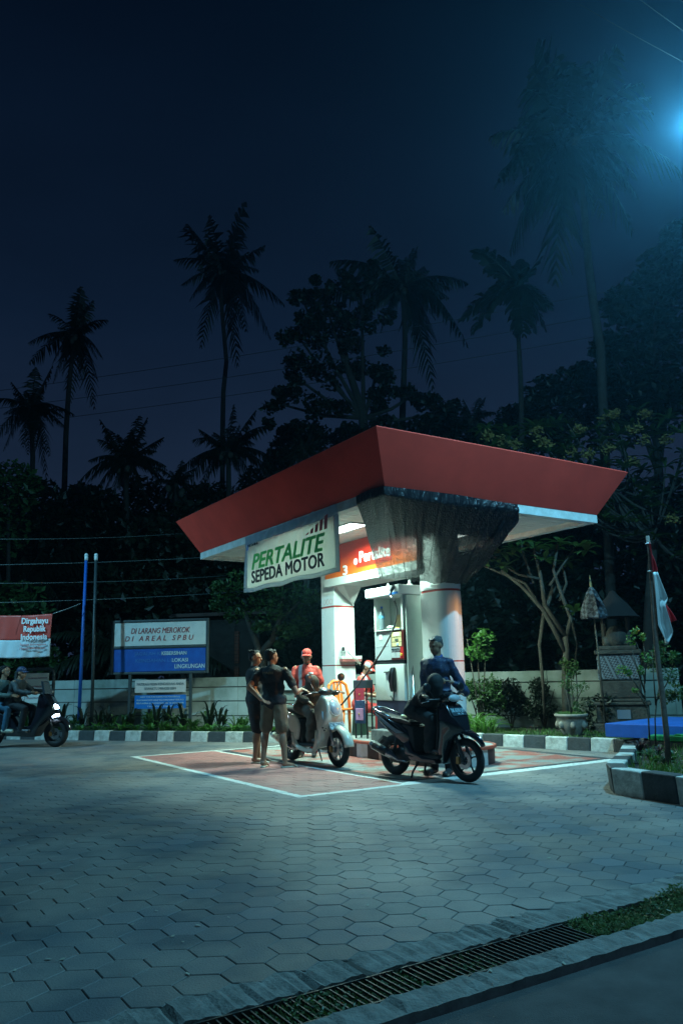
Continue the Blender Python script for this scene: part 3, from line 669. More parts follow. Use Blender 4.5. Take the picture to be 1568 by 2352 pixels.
wb = t_.nodes.new('ShaderNodeTexNoise'); wb.inputs['Scale'].default_value = 26; wb.inputs['Detail'].default_value = 3; t_.links.new(mpp.outputs[0], wb.inputs['Vector'])
bb_ = t_.nodes.new('ShaderNodeBump'); bb_.inputs['Strength'].default_value = 1.0; bb_.inputs['Distance'].default_value = .045; t_.links.new(wb.outputs['Fac'], bb_.inputs['Height']); wc = t_.nodes.new('ShaderNodeTexNoise'); wc.inputs['Scale'].default_value = 6; wc.inputs['Detail'].default_value = 5; wc.inputs['Distortion'].default_value = 1.2; t_.links.new(tcn.outputs['Object'], wc.inputs['Vector'])
b2_ = t_.nodes.new('ShaderNodeBump'); b2_.inputs['Strength'].default_value = 1; b2_.inputs['Distance'].default_value = .014; t_.links.new(wc.outputs['Fac'], b2_.inputs['Height']); t_.links.new(b2_.outputs[0], bb_.inputs['Normal']); t_.links.new(bb_.outputs[0], p_.inputs['Normal'])
t_.links.new(wv.outputs['Fac'], mr_.inputs[0])
sp_ = t_.nodes.new('ShaderNodeSeparateXYZ'); t_.links.new(tcn.outputs['Object'], sp_.inputs[0])
mz = t_.nodes.new('ShaderNodeMapRange'); mz.inputs['From Min'].default_value = 3.24; mz.inputs['From Max'].default_value = 3.06; mz.inputs['To Min'].default_value = .004; mz.inputs['To Max'].default_value = .20; t_.links.new(sp_.outputs['Z'], mz.inputs[0])
mb_ = t_.nodes.new('ShaderNodeMapRange'); mb_.inputs['From Min'].default_value = 2.25; mb_.inputs['From Max'].default_value = 1.75; mb_.inputs['To Min'].default_value = .06; mb_.inputs['To Max'].default_value = 1; t_.links.new(sp_.outputs['X'], mb_.inputs[0])
m1 = t_.nodes.new('ShaderNodeMath'); m1.operation = 'MULTIPLY'; t_.links.new(mr_.outputs[0], m1.inputs[0]); t_.links.new(mz.outputs[0], m1.inputs[1])
m2 = t_.nodes.new('ShaderNodeMath'); m2.operation = 'MULTIPLY'; t_.links.new(m1.outputs[0], m2.inputs[0]); t_.links.new(mb_.outputs[0], m2.inputs[1]); t_.links.new(m2.outputs[0], ms_.inputs[0])
t_.links.new(p_.outputs[0], ms_.inputs[1]); t_.links.new(tr_.outputs[0], ms_.inputs[2])
t_.links.new(ms_.outputs[0], [n for n in t_.nodes if n.type == 'OUTPUT_MATERIAL'][0].inputs[0])
nt_ = sheet(net, 150, 60, 'shade_net', M_net, None, 0, C0, PSI)
tag(nt_, 'glossy black see-through netting draped over the near roof corner and tied round the column', 'netting')

# ================================================================= KERBS, BEDS, WALL
def kerb(path, w, h, seg, first, name, inner=1, z0=0, phase=0, label=None):
    L = along(path); m_ = MB(); s = -phase; k = first
    while s < L[-1]-.01:
        s0 = max(0, s)+.004; s1 = min(L[-1], s+seg)-.004
        if s1-s0 > .03:
            p0 = Vector(pos(path, L, s0)); p1 = Vector(pos(path, L, s1)); d = (p1-p0).normalized(); n_ = Vector((-d.y, d.x))*inner*w
            dz = random.uniform(-.006, .006); m_.cur = k % 2; ch_ = Vector((-d.y, d.x))*inner*.022
            a_, b_ = p0, p1; m_.add([(*a_, z0), (*b_, z0), (*(b_+n_), z0), (*(a_+n_), z0), (*(a_+ch_), h+dz), (*(b_+ch_), h+dz), (*(b_+n_), h+dz), (*(a_+n_), h+dz)],
                [(0, 1, 5, 4), (1, 2, 6, 5), (2, 3, 7, 6), (3, 0, 4, 7), (4, 5, 6, 7)])
        s += seg; k += 1
    o = m_.obj(name, [M_kerbw, M_kerbk], bevel=.014, bseg=2); return tag(o, label, kind='structure')
KP = [(-15.5, 21.15), (-6.02, 17.54), (-2.03, 16.02), (1.6, 14.66), (2.35, 14.30), (2.95, 13.80), (4.33, 12.53)]
kerb(KP, .16, .20, .40, 1, 'kerb', 1, label='black and white painted kerb along the planted bed', phase=.02)
# wall
WD = Vector((.934, -.357, 0)).normalized(); WN = Vector((WD.y, -WD.x, 0))*-1   # away from the camera
if WN.y < 0: WN = -WN
W0 = Vector((-16, 24.14, 0)); WL = 24.1; wyaw = math.atan2(WD.y, WD.x)
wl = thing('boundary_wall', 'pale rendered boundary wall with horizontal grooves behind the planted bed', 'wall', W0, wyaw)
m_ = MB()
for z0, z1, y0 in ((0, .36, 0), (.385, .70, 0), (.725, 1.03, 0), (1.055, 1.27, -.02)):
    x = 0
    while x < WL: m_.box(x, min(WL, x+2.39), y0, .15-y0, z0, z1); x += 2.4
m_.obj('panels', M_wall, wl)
m_ = MB(); m_.box(0, WL, .02, .13, 0, 1.25); m_.obj('joints', mat('wall_joint', (.10, .11, .10), .9), wl)
m_ = MB()
for x in (7.2, 16.8): m_.box(x-.13, x+.13, -.06, .17, 0, 1.245)
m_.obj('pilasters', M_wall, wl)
text('4 Roda', .17, mat('faded_red', (.42, .10, .08), .6), None, (0, 0, 0), (0, 0, 0), name='tmp') if False else None
def wallpt(x, y=0, z=0): return W0+WD*x+WN*y+Vector((0, 0, z))
# planted bed
bed = MB(); bp = [Vector((p[0], p[1], 0)) for p in KP]
off = []
for i, p in enumerate(KP):
    off.append((p[0]+.05, p[1]+.13))
bed.add([(*p, .135) for p in off]+[(6.9, 12.9, .135), (9.5, 14.5, .135), (9.5, 40, .135), (-15.5, 40, .135)], [tuple(range(len(off)+4))])
tag(bed.obj('planting_bed', M_soil), kind='structure')
def inside(x, y): # over the bed, between kerb and wall
    for i in range(len(KP)-1):
        if KP[i][0] <= x <= KP[i+1][0]:
            t = (x-KP[i][0])/(KP[i+1][0]-KP[i][0]); return KP[i][1]*(1-t)+KP[i+1][1]*t
    return None
g_ = MB(); r_ = random.Random(11)
def blade(mb, p, h, r_, wd=.006, lean=.4):
    d = Vector((r_.gauss(0, lean), r_.gauss(0, lean), 1)).normalized(); s_ = Vector((r_.gauss(0, 1), r_.gauss(0, 1), 0)).normalized()*wd
    mb.add([p-s_, p+s_, p+d*h*.6+s_*.6, p+d*h*.6-s_*.6], [(0, 1, 2, 3)]); q = p+d*h*.6; t = q+(d+Vector((d.x*.8, d.y*.8, -.3))).normalized()*h*.45
    mb.add([q-s_*.6, q+s_*.6, t], [(0, 1, 2)])
for i in range(17000):
    x = r_.uniform(-4.5, 7.5) if r_.random() > .25 else r_.uniform(-9, -1.5); yk = inside(x, 0) if x < 4.33 else 12.6+(x-4.33)*.5
    if yk is None: continue
    wide = 1.5 if x > 1.5 else .5
    y = yk+.17+r_.random()**1.3*wide*(1.6 if x > 3 else 1)
    blade(g_, Vector((x, y, .13)), r_.uniform(.04, .10), r_, .008)
tag(g_.obj('grass', L_grass), 'short bright grass along the inner side of the kerb', 'grass', kind='stuff')
# right front planter
PP = [(4.16, 7.0), (3.17, 7.77), (2.78, 8.62), (3.02, 9.3), (3.55, 10.35), (4.05, 11.7)]
PP = [(3.95, 6.05), (3.17, 7.77), (2.80, 8.50), (2.76, 8.72), (2.90, 9.02), (3.45, 10.2), (3.86, 11.25)]
kerb(PP, -.17, .262, .42, 0, 'planter_kerb', 1, label='tall black and white painted kerb round the flag planter', phase=.16)
m_ = MB(); m_.add([(x+.10, y+.02, .17) for x, y in PP]+[(9, 12.5, .17), (9, 6, .17)], [tuple(range(len(PP)+2))])
tag(m_.obj('planter_soil', M_soil), kind='structure')
g_ = MB()
for i in range(9000):
    y = r_.uniform(7.2, 11.6); x0 = pos([(p[1], p[0]) for p in PP], along([(p[1], p[0]) for p in PP]), 0)
    xe = None
    for k in range(len(PP)-1):
        if PP[k][1] <= y <= PP[k+1][1]: t = (y-PP[k][1])/(PP[k+1][1]-PP[k][1]); xe = PP[k][0]*(1-t)+PP[k+1][0]*t
    if xe is None: continue
    x = xe+.2+r_.random()*2.2
    if y > 9.0 and x < xe+.9 and r_.random() > .15: continue
    if y < 9.0 and x < xe+.45 and r_.random() > .3: continue
    blade(g_, Vector((x, y, .165)), r_.uniform(.06, .16), r_, .007)
tag(g_.obj('planter_grass', L_grass), 'bright green grass around the foot of the flag pole', 'grass', kind='stuff')

# ================================================================= SIGNS AND POLES AT THE LEFT
FR = (R(90), 0, 0)
M_frame = mat('dark_blue_grey_frame', (.040, .055, .060), .5, noise=.3, nscale=10)
def loc_of(px, py, Y, base): 
    p = at(px, py, Y); return p.x-base.x, p.z-base.z
Yb = 19.0
base = Vector((at(368, 1500, Yb).x, Yb, 0)); sg = thing('notice_board', 'large two panel notice board with smoking ban above and faded blue panel below', 'sign', base, R(-7))
def L2(px, py, Y=Yb, b=None): q = at(px, py, Y); b = b or base; return q.x-b.x, q.z
def rect_of(x0, y0, x1, y1, Y=Yb, b=None):
    a_ = L2(x0, (y0), Y, b); c_ = L2(x1, y1, Y, b); return a_[0], c_[0], c_[1], a_[1]   # x0,x1,zlow,zhigh
x0, x1, zl, zh = rect_of(253, 1425, 483, 1546); zm = (L2(368, 1487)[1]); T = .035
m_ = MB(); m_.box(x0, x0+.07, -T, T, zl, zh); m_.box(x1-.07, x1, -T, T, zl, zh)
for z_ in (zl, zm-.02, zh-.06): m_.box(x0+.071, x1-.071, -T+.003, T-.003, z_, z_+.06)
m_.obj('frame', M_frame, sg, bevel=.015)
for px in (297, 441):
    xx = L2(px, 1550)[0]; m_ = MB(); m_.box(xx-.035, xx+.035, -.03, .03, .1, zl-.002); m_.obj('post', M_frame, sg, bevel=.006)
M_sw = mat('sign_white', (.60, .64, .62), .5, noise=.16, nscale=3); M_sb = mat('sign_blue', (.012, .10, .42), .42, noise=.25, nscale=4, col2=(.01, .06, .30))
M_st = mat('sign_text_maroon', (.28, .07, .07), .6); M_sl = mat('sign_text_pale', (.45, .60, .66), .6); M_sg = mat('sign_text_grey', (.16, .20, .22), .6)
MB().box(x0+.08, x1-.08, -.012, .012, zm+.05, zh-.07).obj('white_panel', M_sw, sg)
MB().box(x0+.08, x1-.08, -.012, .012, zl+.07, zm-.03).obj('blue_panel', M_sb, sg)
xc = (x0+x1)/2; Wd = x1-x0
text('DI LARANG MEROKOK', .135, M_st, sg, (xc-.0, -.016, zm+.05+(zh-zm-.12)*.63), FR, Wd*.60, bold=.012, shear=.22)
text('D I   A R E A L   S P B U', .125, M_st, sg, (xc-.03, -.016, zm+.05+(zh-zm-.12)*.30), FR, Wd*.70, bold=.012, shear=.22)
hb = zm-zl-.10
text('JAGALAH KEBERSIHAN', .085, mat('sign_text_worn', (.035, .16, .44), .6), sg, (xc+.02, -.016, zl+.07+hb*.78), FR, Wd*.52, bold=.008)
text('KEBERSIHAN', .09, M_sl, sg, (xc+.37, -.020, zl+.07+hb*.78), FR, Wd*.25, bold=.008)
text('KEINDAHAN LOKASI', .085, MATS['sign_text_worn'], sg, (xc+.02, -.016, zl+.07+hb*.47), FR, Wd*.50, bold=.008)
text('LOKASI', .09, M_sl, sg, (xc+.52, -.020, zl+.07+hb*.47), FR, Wd*.16, bold=.008)
text('LINGKUNGAN', .10, M_sl, sg, (xc+.76, -.020, zl+.07+hb*.19), FR, Wd*.30, bold=.010)
for px0, py0, px1, py1, nm, mm in ((309, 1562.5, 429, 1589, 'small_white_panel', mat('sign_cream', (.58, .54, .52), .5, noise=.1)), (308, 1597.5, 429, 1626, 'small_blue_panel', mat('sign_blue_light', (.02, .18, .58), .25, noise=.15, nscale=5))):
    a0, a1, z0, z1 = rect_of(px0, py0, px1, py1)
    pn = MB().box(a0, a1, -.012, .012, z0, z1).obj(nm, mm, sg)
    m_ = MB()
    for z_ in (z0+.03, z1-.04):
        m_.box(L2(297, 0+1550)[0]+.036, a0-.001, -.01, .01, z_, z_+.02); m_.box(a1+.001, L2(441, 1550)[0]-.036, -.01, .01, z_, z_+.02)
    m_.obj('bracket_bars', M_frame, sg); c_ = (a0+a1)/2; w_ = a1-a0; h_ = z1-z0
    if 'white' in nm:
        text('MATIKAN MESIN KENDARAAN ANDA', .062, M_sg, sg, (c_, -.016, z0+h_*.66), FR, w_*.92, bold=.01); text('SEWAKTU MENGISI BBM', .062, M_sg, sg, (c_, -.016, z0+h_*.30), FR, w_*.62, bold=.01)
    else:
        for i, (tx, wf) in enumerate((('ANDA TIDAK PUAS KURANG PUAS ATAS DENGAN', .78), ('PELAYANAN KAMI HARAP KELUHAN HARAP HUBUNGI', .92), ('PERTAMINA JL. SUDIRMAN NO 10 DENPASAR', .92), ('TELEPON - 228822', .5))):
            text(tx, .036, M_sl, sg, (c_, -.016, z0+h_*(.86-.235*i)), FR, w_*wf)
# small board at far left
Y2 = 18.9; base2 = Vector((at(79, 1580, Y2).x, Y2, 0)); s2 = thing('rules_board', 'small white rules board with red prohibition symbols in a rounded dark frame', 'sign', base2, R(-7))
a0, a1, z0, z1 = rect_of(36, 1538, 121, 1660, Y2, base2)
m_ = MB(); rr = .12
pth = [(a0, 0, .1), (a0, 0, z1-rr)]+[(a0+rr-rr*math.cos(R(t)), 0, z1-rr+rr*math.sin(R(t))) for t in (30, 60, 90)]+[(a1-rr+rr*math.sin(R(t)), 0, z1-rr+rr*math.cos(R(t))) for t in (0, 30, 60, 90)]+[(a1, 0, .1)]
m_.tube(pth, .04, 8); m_.obj('frame', M_frame, s2, smooth=True)
b0, b1, y0, y1 = rect_of(44, 1547, 111, 1614, Y2, base2)
MB().box(b0, b1, -.012, .012, y0, y1).obj('panel', M_sw, s2)
MB().box(b1+.001, a1-.04, -.01, .01, y1-.3, y1-.27).box(b1+.001, a1-.04, -.01, .01, y0+.1, y0+.13).obj('bracket_bars', M_frame, s2)
M_pr = mat('faded_maroon_print', (.32, .20, .24), .6)
hh = (y1-y0)/3
for i, tx in enumerate(('DILARANG MEROKOK', 'DILARANG MENGAKTIFKAN\nHAND PHONE', 'DILARANG MEMOTRET')):
    zc = y1-hh*(i+.5)
    m_ = MB()
    m_.tube([(b0+.10+.075*math.cos(R(t)), -.016, zc+.075*math.sin(R(t))) for t in range(0, 361, 20)], .006, 4); m_.tube([(b0+.10-.05, -.016, zc+.05), (b0+.10+.05, -.016, zc-.05)], .006, 4)
    m_.obj('prohibition_symbol', M_pr, s2)
    text(tx, .035 if i != 1 else .10, M_pr, s2, (b0+.20+(b1-b0-.2)*.5, -.016, zc), FR, (b1-b0-.2)*.92, bold=.004)
# Independence banner
Y3 = 18.2; base3 = Vector((at(50, 1450, Y3).x, Y3, 0)); s3 = thing('independence_banner', 'red and white cloth banner greeting the Republic of Indonesia, tied above the rules board', 'banner', base3, R(-4))
x0, x1, zl, zh = rect_of(-14, 1413, 118, 1508, Y3, base3); zr = L2(60, 1468, Y3, base3)[1]
def bwave(x, z): return .02*math.sin(x*9+z*2)+.012*math.sin(x*23-z*5)*(1.2-(z-zl)/(zh-zl))
M_bred = mat('banner_red', (.60, .07, .05), .45, noise=.08); M_bwh = mat('banner_white', (.62, .66, .68), .5, noise=.06)
def bf(za, zb): return lambda u, v: (x0+(x1-x0)*u-.02*(zb-(za+(zb-za)*v)), bwave(x0+(x1-x0)*u, za+(zb-za)*v), za+(zb-za)*v-.02*math.sin(u*math.pi))
sheet(bf(zr, zh), 60, 16, 'red_cloth', M_bred, s3); sheet(bf(zl, zr-.004), 60, 14, 'white_cloth', M_bwh, s3)
for i, tx in enumerate(('Dirgahayu', 'Republik', 'Indonesia')):
    text(tx, .135, M_wlet, s3, (x1-.39, -.055, zh-.16-.185*i), FR, (.62, .52, .62)[i], bold=.03)
for i, tx in enumerate(('Semoga keberagaman', 'Menjadi kekuatan kita.')): text(tx, .05, mat('banner_small_red', (.55, .15, .15), .5), s3, (x1-.40, -.055, zr-.13-.085*i), FR, .62, bold=.01)
m_ = MB(); p1 = Vector((x1, 0, zh)); q = at(187, 1387, 18.5)-base3; m_.tube([p1, (p1+q)/2+Vector((0, 0, -.01)), q], .006, 5); m_.obj('tie_rope', mat('grey_rope', (.4, .42, .42), .7), s3)
for px, mm, lab, foot in ((198.5, M_blue, 'tall thin blue flagpole with a white cap standing in the planted bed', 178), (221, M_frame, 'tall thin dark flagpole with a white cap right of the blue one', 208)):
    Yp = 18.6; p1 = at(px, 1287, Yp); p0 = at(foot, 1662, Yp-.2); p0 = Vector((p0.x, Yp-.1, .10))
    t = thing('flagpole', lab, 'pole', p0, 0)
    m_ = MB(); m_.tube([(0, 0, 0), p1-p0], [.040, .034], 10); m_.obj('pole', mm, t, smooth=True)
    m_ = MB(); d = (p1-p0); u = d.normalized(); m_.tube([d+u*.001, d+u*.10], .042, 10); m_.ell(d+u*.13, (.045, .045, .045)); m_.obj('cap', M_white, t, smooth=True)

# ================================================================= STEPS, PLATFORM, SHRINE, POT, FLAG (right side)
M_step = mat('black_granite', (.020, .024, .028), .35, noise=.4, nscale=20)
sd = Vector((.62, -.78, 0)).normalized()      # direction of the step fronts, towards the right of the photo
sp0 = gnd(1424, 1737, 0); yaw_s = math.atan2(sd.y, sd.x)
st = thing('dark_steps', 'two dark granite steps leading up to the blue platform', 'steps', sp0, yaw_s)
MB().box(0, 6, 0, 4.0, 0, .11).obj('lower_step', M_step, st, bevel=.008)
MB().box(.10, 6, .16, 3.9, .111, .235).obj('upper_step', M_step, st, bevel=.008)
MB().box(-.28, 6, .42, 3.8, .236, .262).obj('landing', mat('grey_slab', (.10, .11, .11), .6, noise=.3, nscale=8), st, bevel=.006)
MB().box(.02, .3, .17, 3.8, .111, .2355).obj('side_block', M_step, st)
bp_ = at(1389, 1685, 12.35); bl = thing('blue_platform', 'low bright blue painted block on top of the dark steps', 'platform', (bp_.x, bp_.y, .263), R(-47))
MB().box(0, 5, 0, 2.0, 0, .20).obj('main_block', M_blue, bl, bevel=.01)
MB().box(1.05, 1.75, 1.2, 1.9, .201, .235).obj('raised_block', M_blue, bl, bevel=.008)
gp = at(1486, 1690, 11.6); gr = thing('green_platform', 'thin bright green painted slab in front of the blue platform', 'platform', (gp.x, gp.y, .263), R(-40))
MB().box(0, 4, 0, .55, 0, .07).obj('slab', M_green, gr, bevel=.008)
MB().box(.35, 4, .06, .45, .071, .09).obj('raised_strip', M_green, gr, bevel=.004)
# pot with shrub
pc = at(1314, 1690, 14.2); pt_ = thing('stone_pot', 'large round carved stone flower pot on the grass behind the kerb', 'plant pot', (pc.x, pc.y, .13))
M_stone = mat('carved_stone', (.27, .24, .20), .85, noise=.4, nscale=9, bump=.6)
m_ = MB(); m_.lathe([(.0, .0), (.15, .0), (.17, .05), (.22, .14), (.25, .26), (.255, .33), (.285, .345), (.29, .385), (.25, .39), (.235, .33), (0, .33)], 28); m_.obj('bowl', M_stone, pt_, smooth=True)
m_ = MB()
for k in range(7):
    t = R(k*51-100); m_.ell((.235*math.cos(t), .235*math.sin(t), .20), (.05, .05, .07))
m_.obj('carved_bosses', M_stone, pt_, smooth=True)
def shrub(name, label, cat, base_, stems, leaves, n, size, mleaf, group=None, mb_st=M_bark, seed=1, asp=.5, rs=.012):
    """stems: list of polylines (world); leaves: list of (centre, radii)"""
    base_ = Vector(base_); t = thing(name, label, cat, base_, 0, group)
    m_ = MB()
    for P in stems:
        P = [Vector(p)-base_ for p in P]; k = len(P); m_.tube(P, [rs*(1-.65*i/(k-1)) for i in range(k)], 6)
    m_.obj('stems', mb_st, t, smooth=True)
    m_ = MB(); leafcloud(m_, [(tuple(Vector(c)-base_), r) for c, r in leaves], n, size, None, seed, asp); m_.obj('leaves', mleaf, t)
    return t
pb = Vector((pc.x, pc.y, .50))
def near_(px, py, Y): return at(px, py, Y)
shrub('potted_shrub', 'small twiggy shrub with pale flowers growing from the stone pot', 'shrub', pb,
      [[pb, near_(1318, 1610, 14.2), near_(1312, 1580, 14.2)], [pb+Vector((.02, 0, .1)), near_(1325, 1605, 14.2), near_(1340, 1575, 14.1)], [pb, near_(1308, 1600, 14.2), near_(1295, 1575, 14.2)]],
      [(near_(1298, 1570, 14.2), (.16, .12, .10)), (near_(1320, 1585, 14.1), (.16, .12, .12)), (near_(1338, 1575, 14.2), (.12, .1, .10)), (near_(1322, 1625, 14.15), (.07, .06, .12))], 420, .045, L_mid, rs=.014, seed=21)
m_ = MB(); r_ = random.Random(8)
for i in range(700):
    t = r_.random()*6.28; q = .24*math.sqrt(r_.random()); blade(m_, Vector((pc.x+q*math.cos(t), pc.y+q*math.sin(t), .49)), r_.uniform(.04, .10), r_, .006, .6)
tag(m_.obj('pot_ground_cover', L_grass), 'bright green ground cover filling the stone pot', 'ground cover', kind='stuff')
# shrine
sc_ = at(1432, 1655, 15.0); sh_ = thing('stone_shrine', 'dark Balinese stone shrine wrapped in chequered cloth beyond the blue platform', 'shrine', (sc_.x, sc_.y, .12), R(-20))
def cheq(name, c1, c2, scale, rough=.9):
    m = mat(name, c1, rough); t, p = nodes(m); k = t.nodes.new('ShaderNodeTexChecker'); k.inputs['Scale'].default_value = scale
    k.inputs['Color1'].default_value = (*c1, 1); k.inputs['Color2'].default_value = (*c2, 1); tcx = t.nodes.new('ShaderNodeTexCoord'); mpx = t.nodes.new('ShaderNodeMapping')
    mpx.inputs['Rotation'].default_value = (R(45), R(10), R(20)); t.links.new(tcx.outputs['Object'], mpx.inputs[0]); t.links.new(mpx.outputs[0], k.inputs[0]); t.links.new(k.outputs[0], p.inputs['Base Color']); return m
M_sh = mat('mossy_stone', (.045, .040, .030), .9, noise=.5, nscale=7, bump=1)
m_ = MB()
for h, z0, z1 in ((.52, 0, .18), (.46, .18, .50), (.50, .50, .56), (.40, .56, .62)): m_.box(-h, h, -h*.8, h*.8, z0, z1-.003)
m_.obj('plinth', M_sh, sh_, bevel=.02)
MB().box(-.36, .36, -.3, .3, .62, .95).obj('carved_body', M_sh, sh_, bevel=.03)
m_ = MB(); m_.box(-.38, .38, -.32, .32, .96, 1.42); m_.obj('chequered_cloth', cheq('poleng_cloth', (.10, .12, .13), (.02, .02, .022), 26), sh_, bevel=.02)
m_ = MB(); m_.box(-.42, .42, -.36, .36, 1.423, 1.50); m_.box(-.34, .34, -.28, .28, 1.50, 1.58); m_.obj('cornice', M_sh, sh_, bevel=.02)
m_ = MB(); m_.ell((0, 0, 1.75), (.20, .16, .22)); m_.ell((-.17, 0, 1.66), (.1, .1, .12)); m_.ell((.17, 0, 1.66), (.1, .1, .12)); m_.obj('carved_throne', M_sh, sh_, smooth=True)
for x in (-.22, .22): MB().tube([(x, 0, 1.58), (x, 0, 2.12)], .045, 8).obj('post', M_sh, sh_)
m_ = MB(); m_.lathe([(.46, 0), (.40, .05), (.26, .25), (.10, .42), (.05, .5), (0, .52)], 18, (0, 0, 2.12)); m_.obj('thatched_roof', mat('thatch', (.012, .010, .010), .95, bump=1, nscale=30), sh_, smooth=True)
MB().box(-.10, .13, -.385, -.372, .26, .42).obj('plaque', mat('plaque_grey', (.10, .13, .17), .5), sh_)
um = at(1380, 1540, 14.6); uu = thing('ceremonial_umbrella', 'black and white chequered ceremonial umbrella half folded beside the shrine', 'umbrella', (um.x, um.y, .3), (R(2), R(-2), 0))
MB().tube([(0, 0, 0), (0, 0, 2.62)], .017, 8).obj('pole', M_bark, uu, smooth=True)
m_ = MB(); n = 24; prof = [(.03, 2.48), (.09, 2.38), (.16, 2.22), (.215, 2.05), (.235, 1.93), (.21, 1.90)]
vs = [(r__*(1+.10*math.cos(j*math.pi/1.5))*math.cos(2*math.pi*j/n), r__*(1+.10*math.cos(j*math.pi/1.5))*math.sin(2*math.pi*j/n), z) for r__, z in prof for j in range(n)]
m_.add(vs, [(i*n+j, i*n+(j+1) % n, (i+1)*n+(j+1) % n, (i+1)*n+j) for i in range(len(prof)-1) for j in range(n)]); m_.obj('canopy_cloth', cheq('umbrella_cloth', (.08, .09, .10), (.02, .02, .022), 14), uu, solid=.006)
MB().lathe([(.025, 2.48), (.02, 2.56), (.006, 2.70), (0, 2.71)], 8).obj('finial', mat('old_gold', (.20, .16, .07), .5), uu)
# flag on its crooked pole
fb = gnd(1534, 1762, .17); ft = at(1485, 1231, fb.y)
fl = thing('bamboo_flagpole', 'weathered leaning wooden flag pole standing in the front planter', 'pole', fb, 0)
m_ = MB(); d = ft-fb; m_.tube([(0, 0, -.05)]+[d*t+Vector((.012*math.sin(t*9), 0, 0)) for t in (.15, .3, .45, .6, .75, .9, 1)], [.034, .033, .032, .030, .028, .026, .024, .022], 9); m_.obj('pole', mat('weathered_wood', (.20, .155, .13), .85, noise=.4, nscale=20, bump=.5), fl, smooth=True)
for q_ in (.965, .84): m_ = MB(); m_.tube([d*q_+Vector((.03*math.cos(R(t)), .03*math.sin(R(t)), 0)) for t in range(0, 361, 40)], .006, 4); m_.obj('tie', M_wlet, fl)
fg = tag(bpy.data.objects.new('national_flag', None), 'red and white flag hanging limp from the leaning wooden pole', 'flag'); COL.objects.link(fg); fg.location = fb
def drape(nameo, mm, Lp, Rp, dy, f1, nv=16):
    Lp = [at(x, y, fb.y-.02+dy)-fb for x, y in Lp]; Rp = [at(x, y, fb.y-.02+dy)-fb for x, y in Rp]
    la, lr = arc(Lp), arc(Rp)
    def f(u, v):
        a = Vector(poly_at(Lp, la, u)); b = Vector(poly_at(Rp, lr, u)); p = a.lerp(b, v); p.y += -.035*math.sin(v*math.pi*f1+u*2)-.012*math.sin(v*17+u*5); return tuple(p)
    sheet(f, 22, nv, nameo, mm, fg, .004)
M_fr = mat('flag_red', (.58, .03, .04), .7); M_fw = mat('flag_white', (.66, .70, .70), .7, noise=.06)
drape('red_half', M_fr, [(1488, 1247), (1492, 1280), (1496, 1314)], [(1490, 1247), (1500, 1278), (1509, 1312)], 0, 1.5)
drape('white_half', M_fw, [(1496.5, 1315), (1502, 1372), (1508, 1436), (1529, 1478)], [(1509.5, 1313), (1531, 1376), (1523, 1390), (1542, 1454), (1530, 1479)], 0, 2)
drape('red_fold', M_fr, [(1512, 1372), (1524, 1402), (1536, 1431)], [(1528, 1380), (1539, 1400), (1552, 1425)], .07, 1.5)

# ================================================================= PLANTS
def strap_mesh(seed, n, h, spread, wd):
    r_ = random.Random(seed); m_ = MB()
    for i in range(n):
        t = r_.random()*6.283; hh = h*r_.uniform(.6, 1.1); sp = spread*r_.uniform(.3, 1.1); d = Vector((math.cos(t), math.sin(t), 0)); s_ = Vector((-d.y, d.x, 0))
        P = bez((0, 0, 0), d*sp*.35+Vector((0, 0, hh*1.05)), d*sp+Vector((0, 0, hh*r_.uniform(.55, .95))), 6)
        W = [wd*.6, wd, wd*1.05, wd*.85, wd*.5, .001]
        vs = []
        for p, w_ in zip(P, W): vs += [p-s_*w_, p+Vector((0, 0, -.006)), p+s_*w_]
        fs = []
        for k in range(5):
            a_ = k*3; fs += [(a_, a_+1, a_+4, a_+3), (a_+1, a_+2, a_+5, a_+4)]
        m_.add(vs, fs)
    return m_
strap_src = [strap_mesh(s_, n_, h_, sp_, w_).obj('strap_plant', mm, smooth=True) for s_, n_, h_, sp_, w_, mm in
   ((1, 12, .48, .30, .026, L_mid), (2, 14, .38, .34, .022, L_mid), (3, 10, .55, .24, .032, L_dark), (4, 22, .20, .22, .022, L_fresh), (5, 24, .17, .20, .018, L_teal), (6, 18, .30, .26, .020, L_mid), (7, 26, .42, .45, .011, L_fresh), (8, 22, .26, .24, .020, L_purp))]
used = set()
def put_strap(k, p, sc__, label, group, rot=None):
    o = strap_src[k]
    if k in used: o = o.copy(); COL.objects.link(o)
    used.add(k); o.location = p; o.scale = (sc__,)*3; o.rotation_euler = (0, 0, random.uniform(0, 6.28)); tag(o, label, 'plant', group)
r_ = random.Random(17)
spots = []
for i in range(44):      # tall clumps beside the wall
    x = -8.2+i*.165+r_.uniform(-.08, .08); spots.append((r_.choice((0, 1, 2, 5, 0, 2)), x, inside(x, 0)+r_.uniform(.55, 1.3), r_.uniform(.8, 1.25), 0))
for i in range(48):      # low clumps along the kerb
    x = -8.0+i*.145+r_.uniform(-.07, .07); spots.append((r_.choice((3, 4, 4, 3, 5)), x, inside(x, 0)+r_.uniform(.28, .55), r_.uniform(.8, 1.2), 1))
for k, x, y, s_, g in spots:
    put_strap(k, (x, y, .13), s_, ('tall strap-leaved plant among its like along the white wall, behind the low rosettes', 'low leafy rosette among its like directly behind the black and white kerb')[g], ('tall strap-leaved plants by the wall', 'low rosettes behind the kerb')[g])
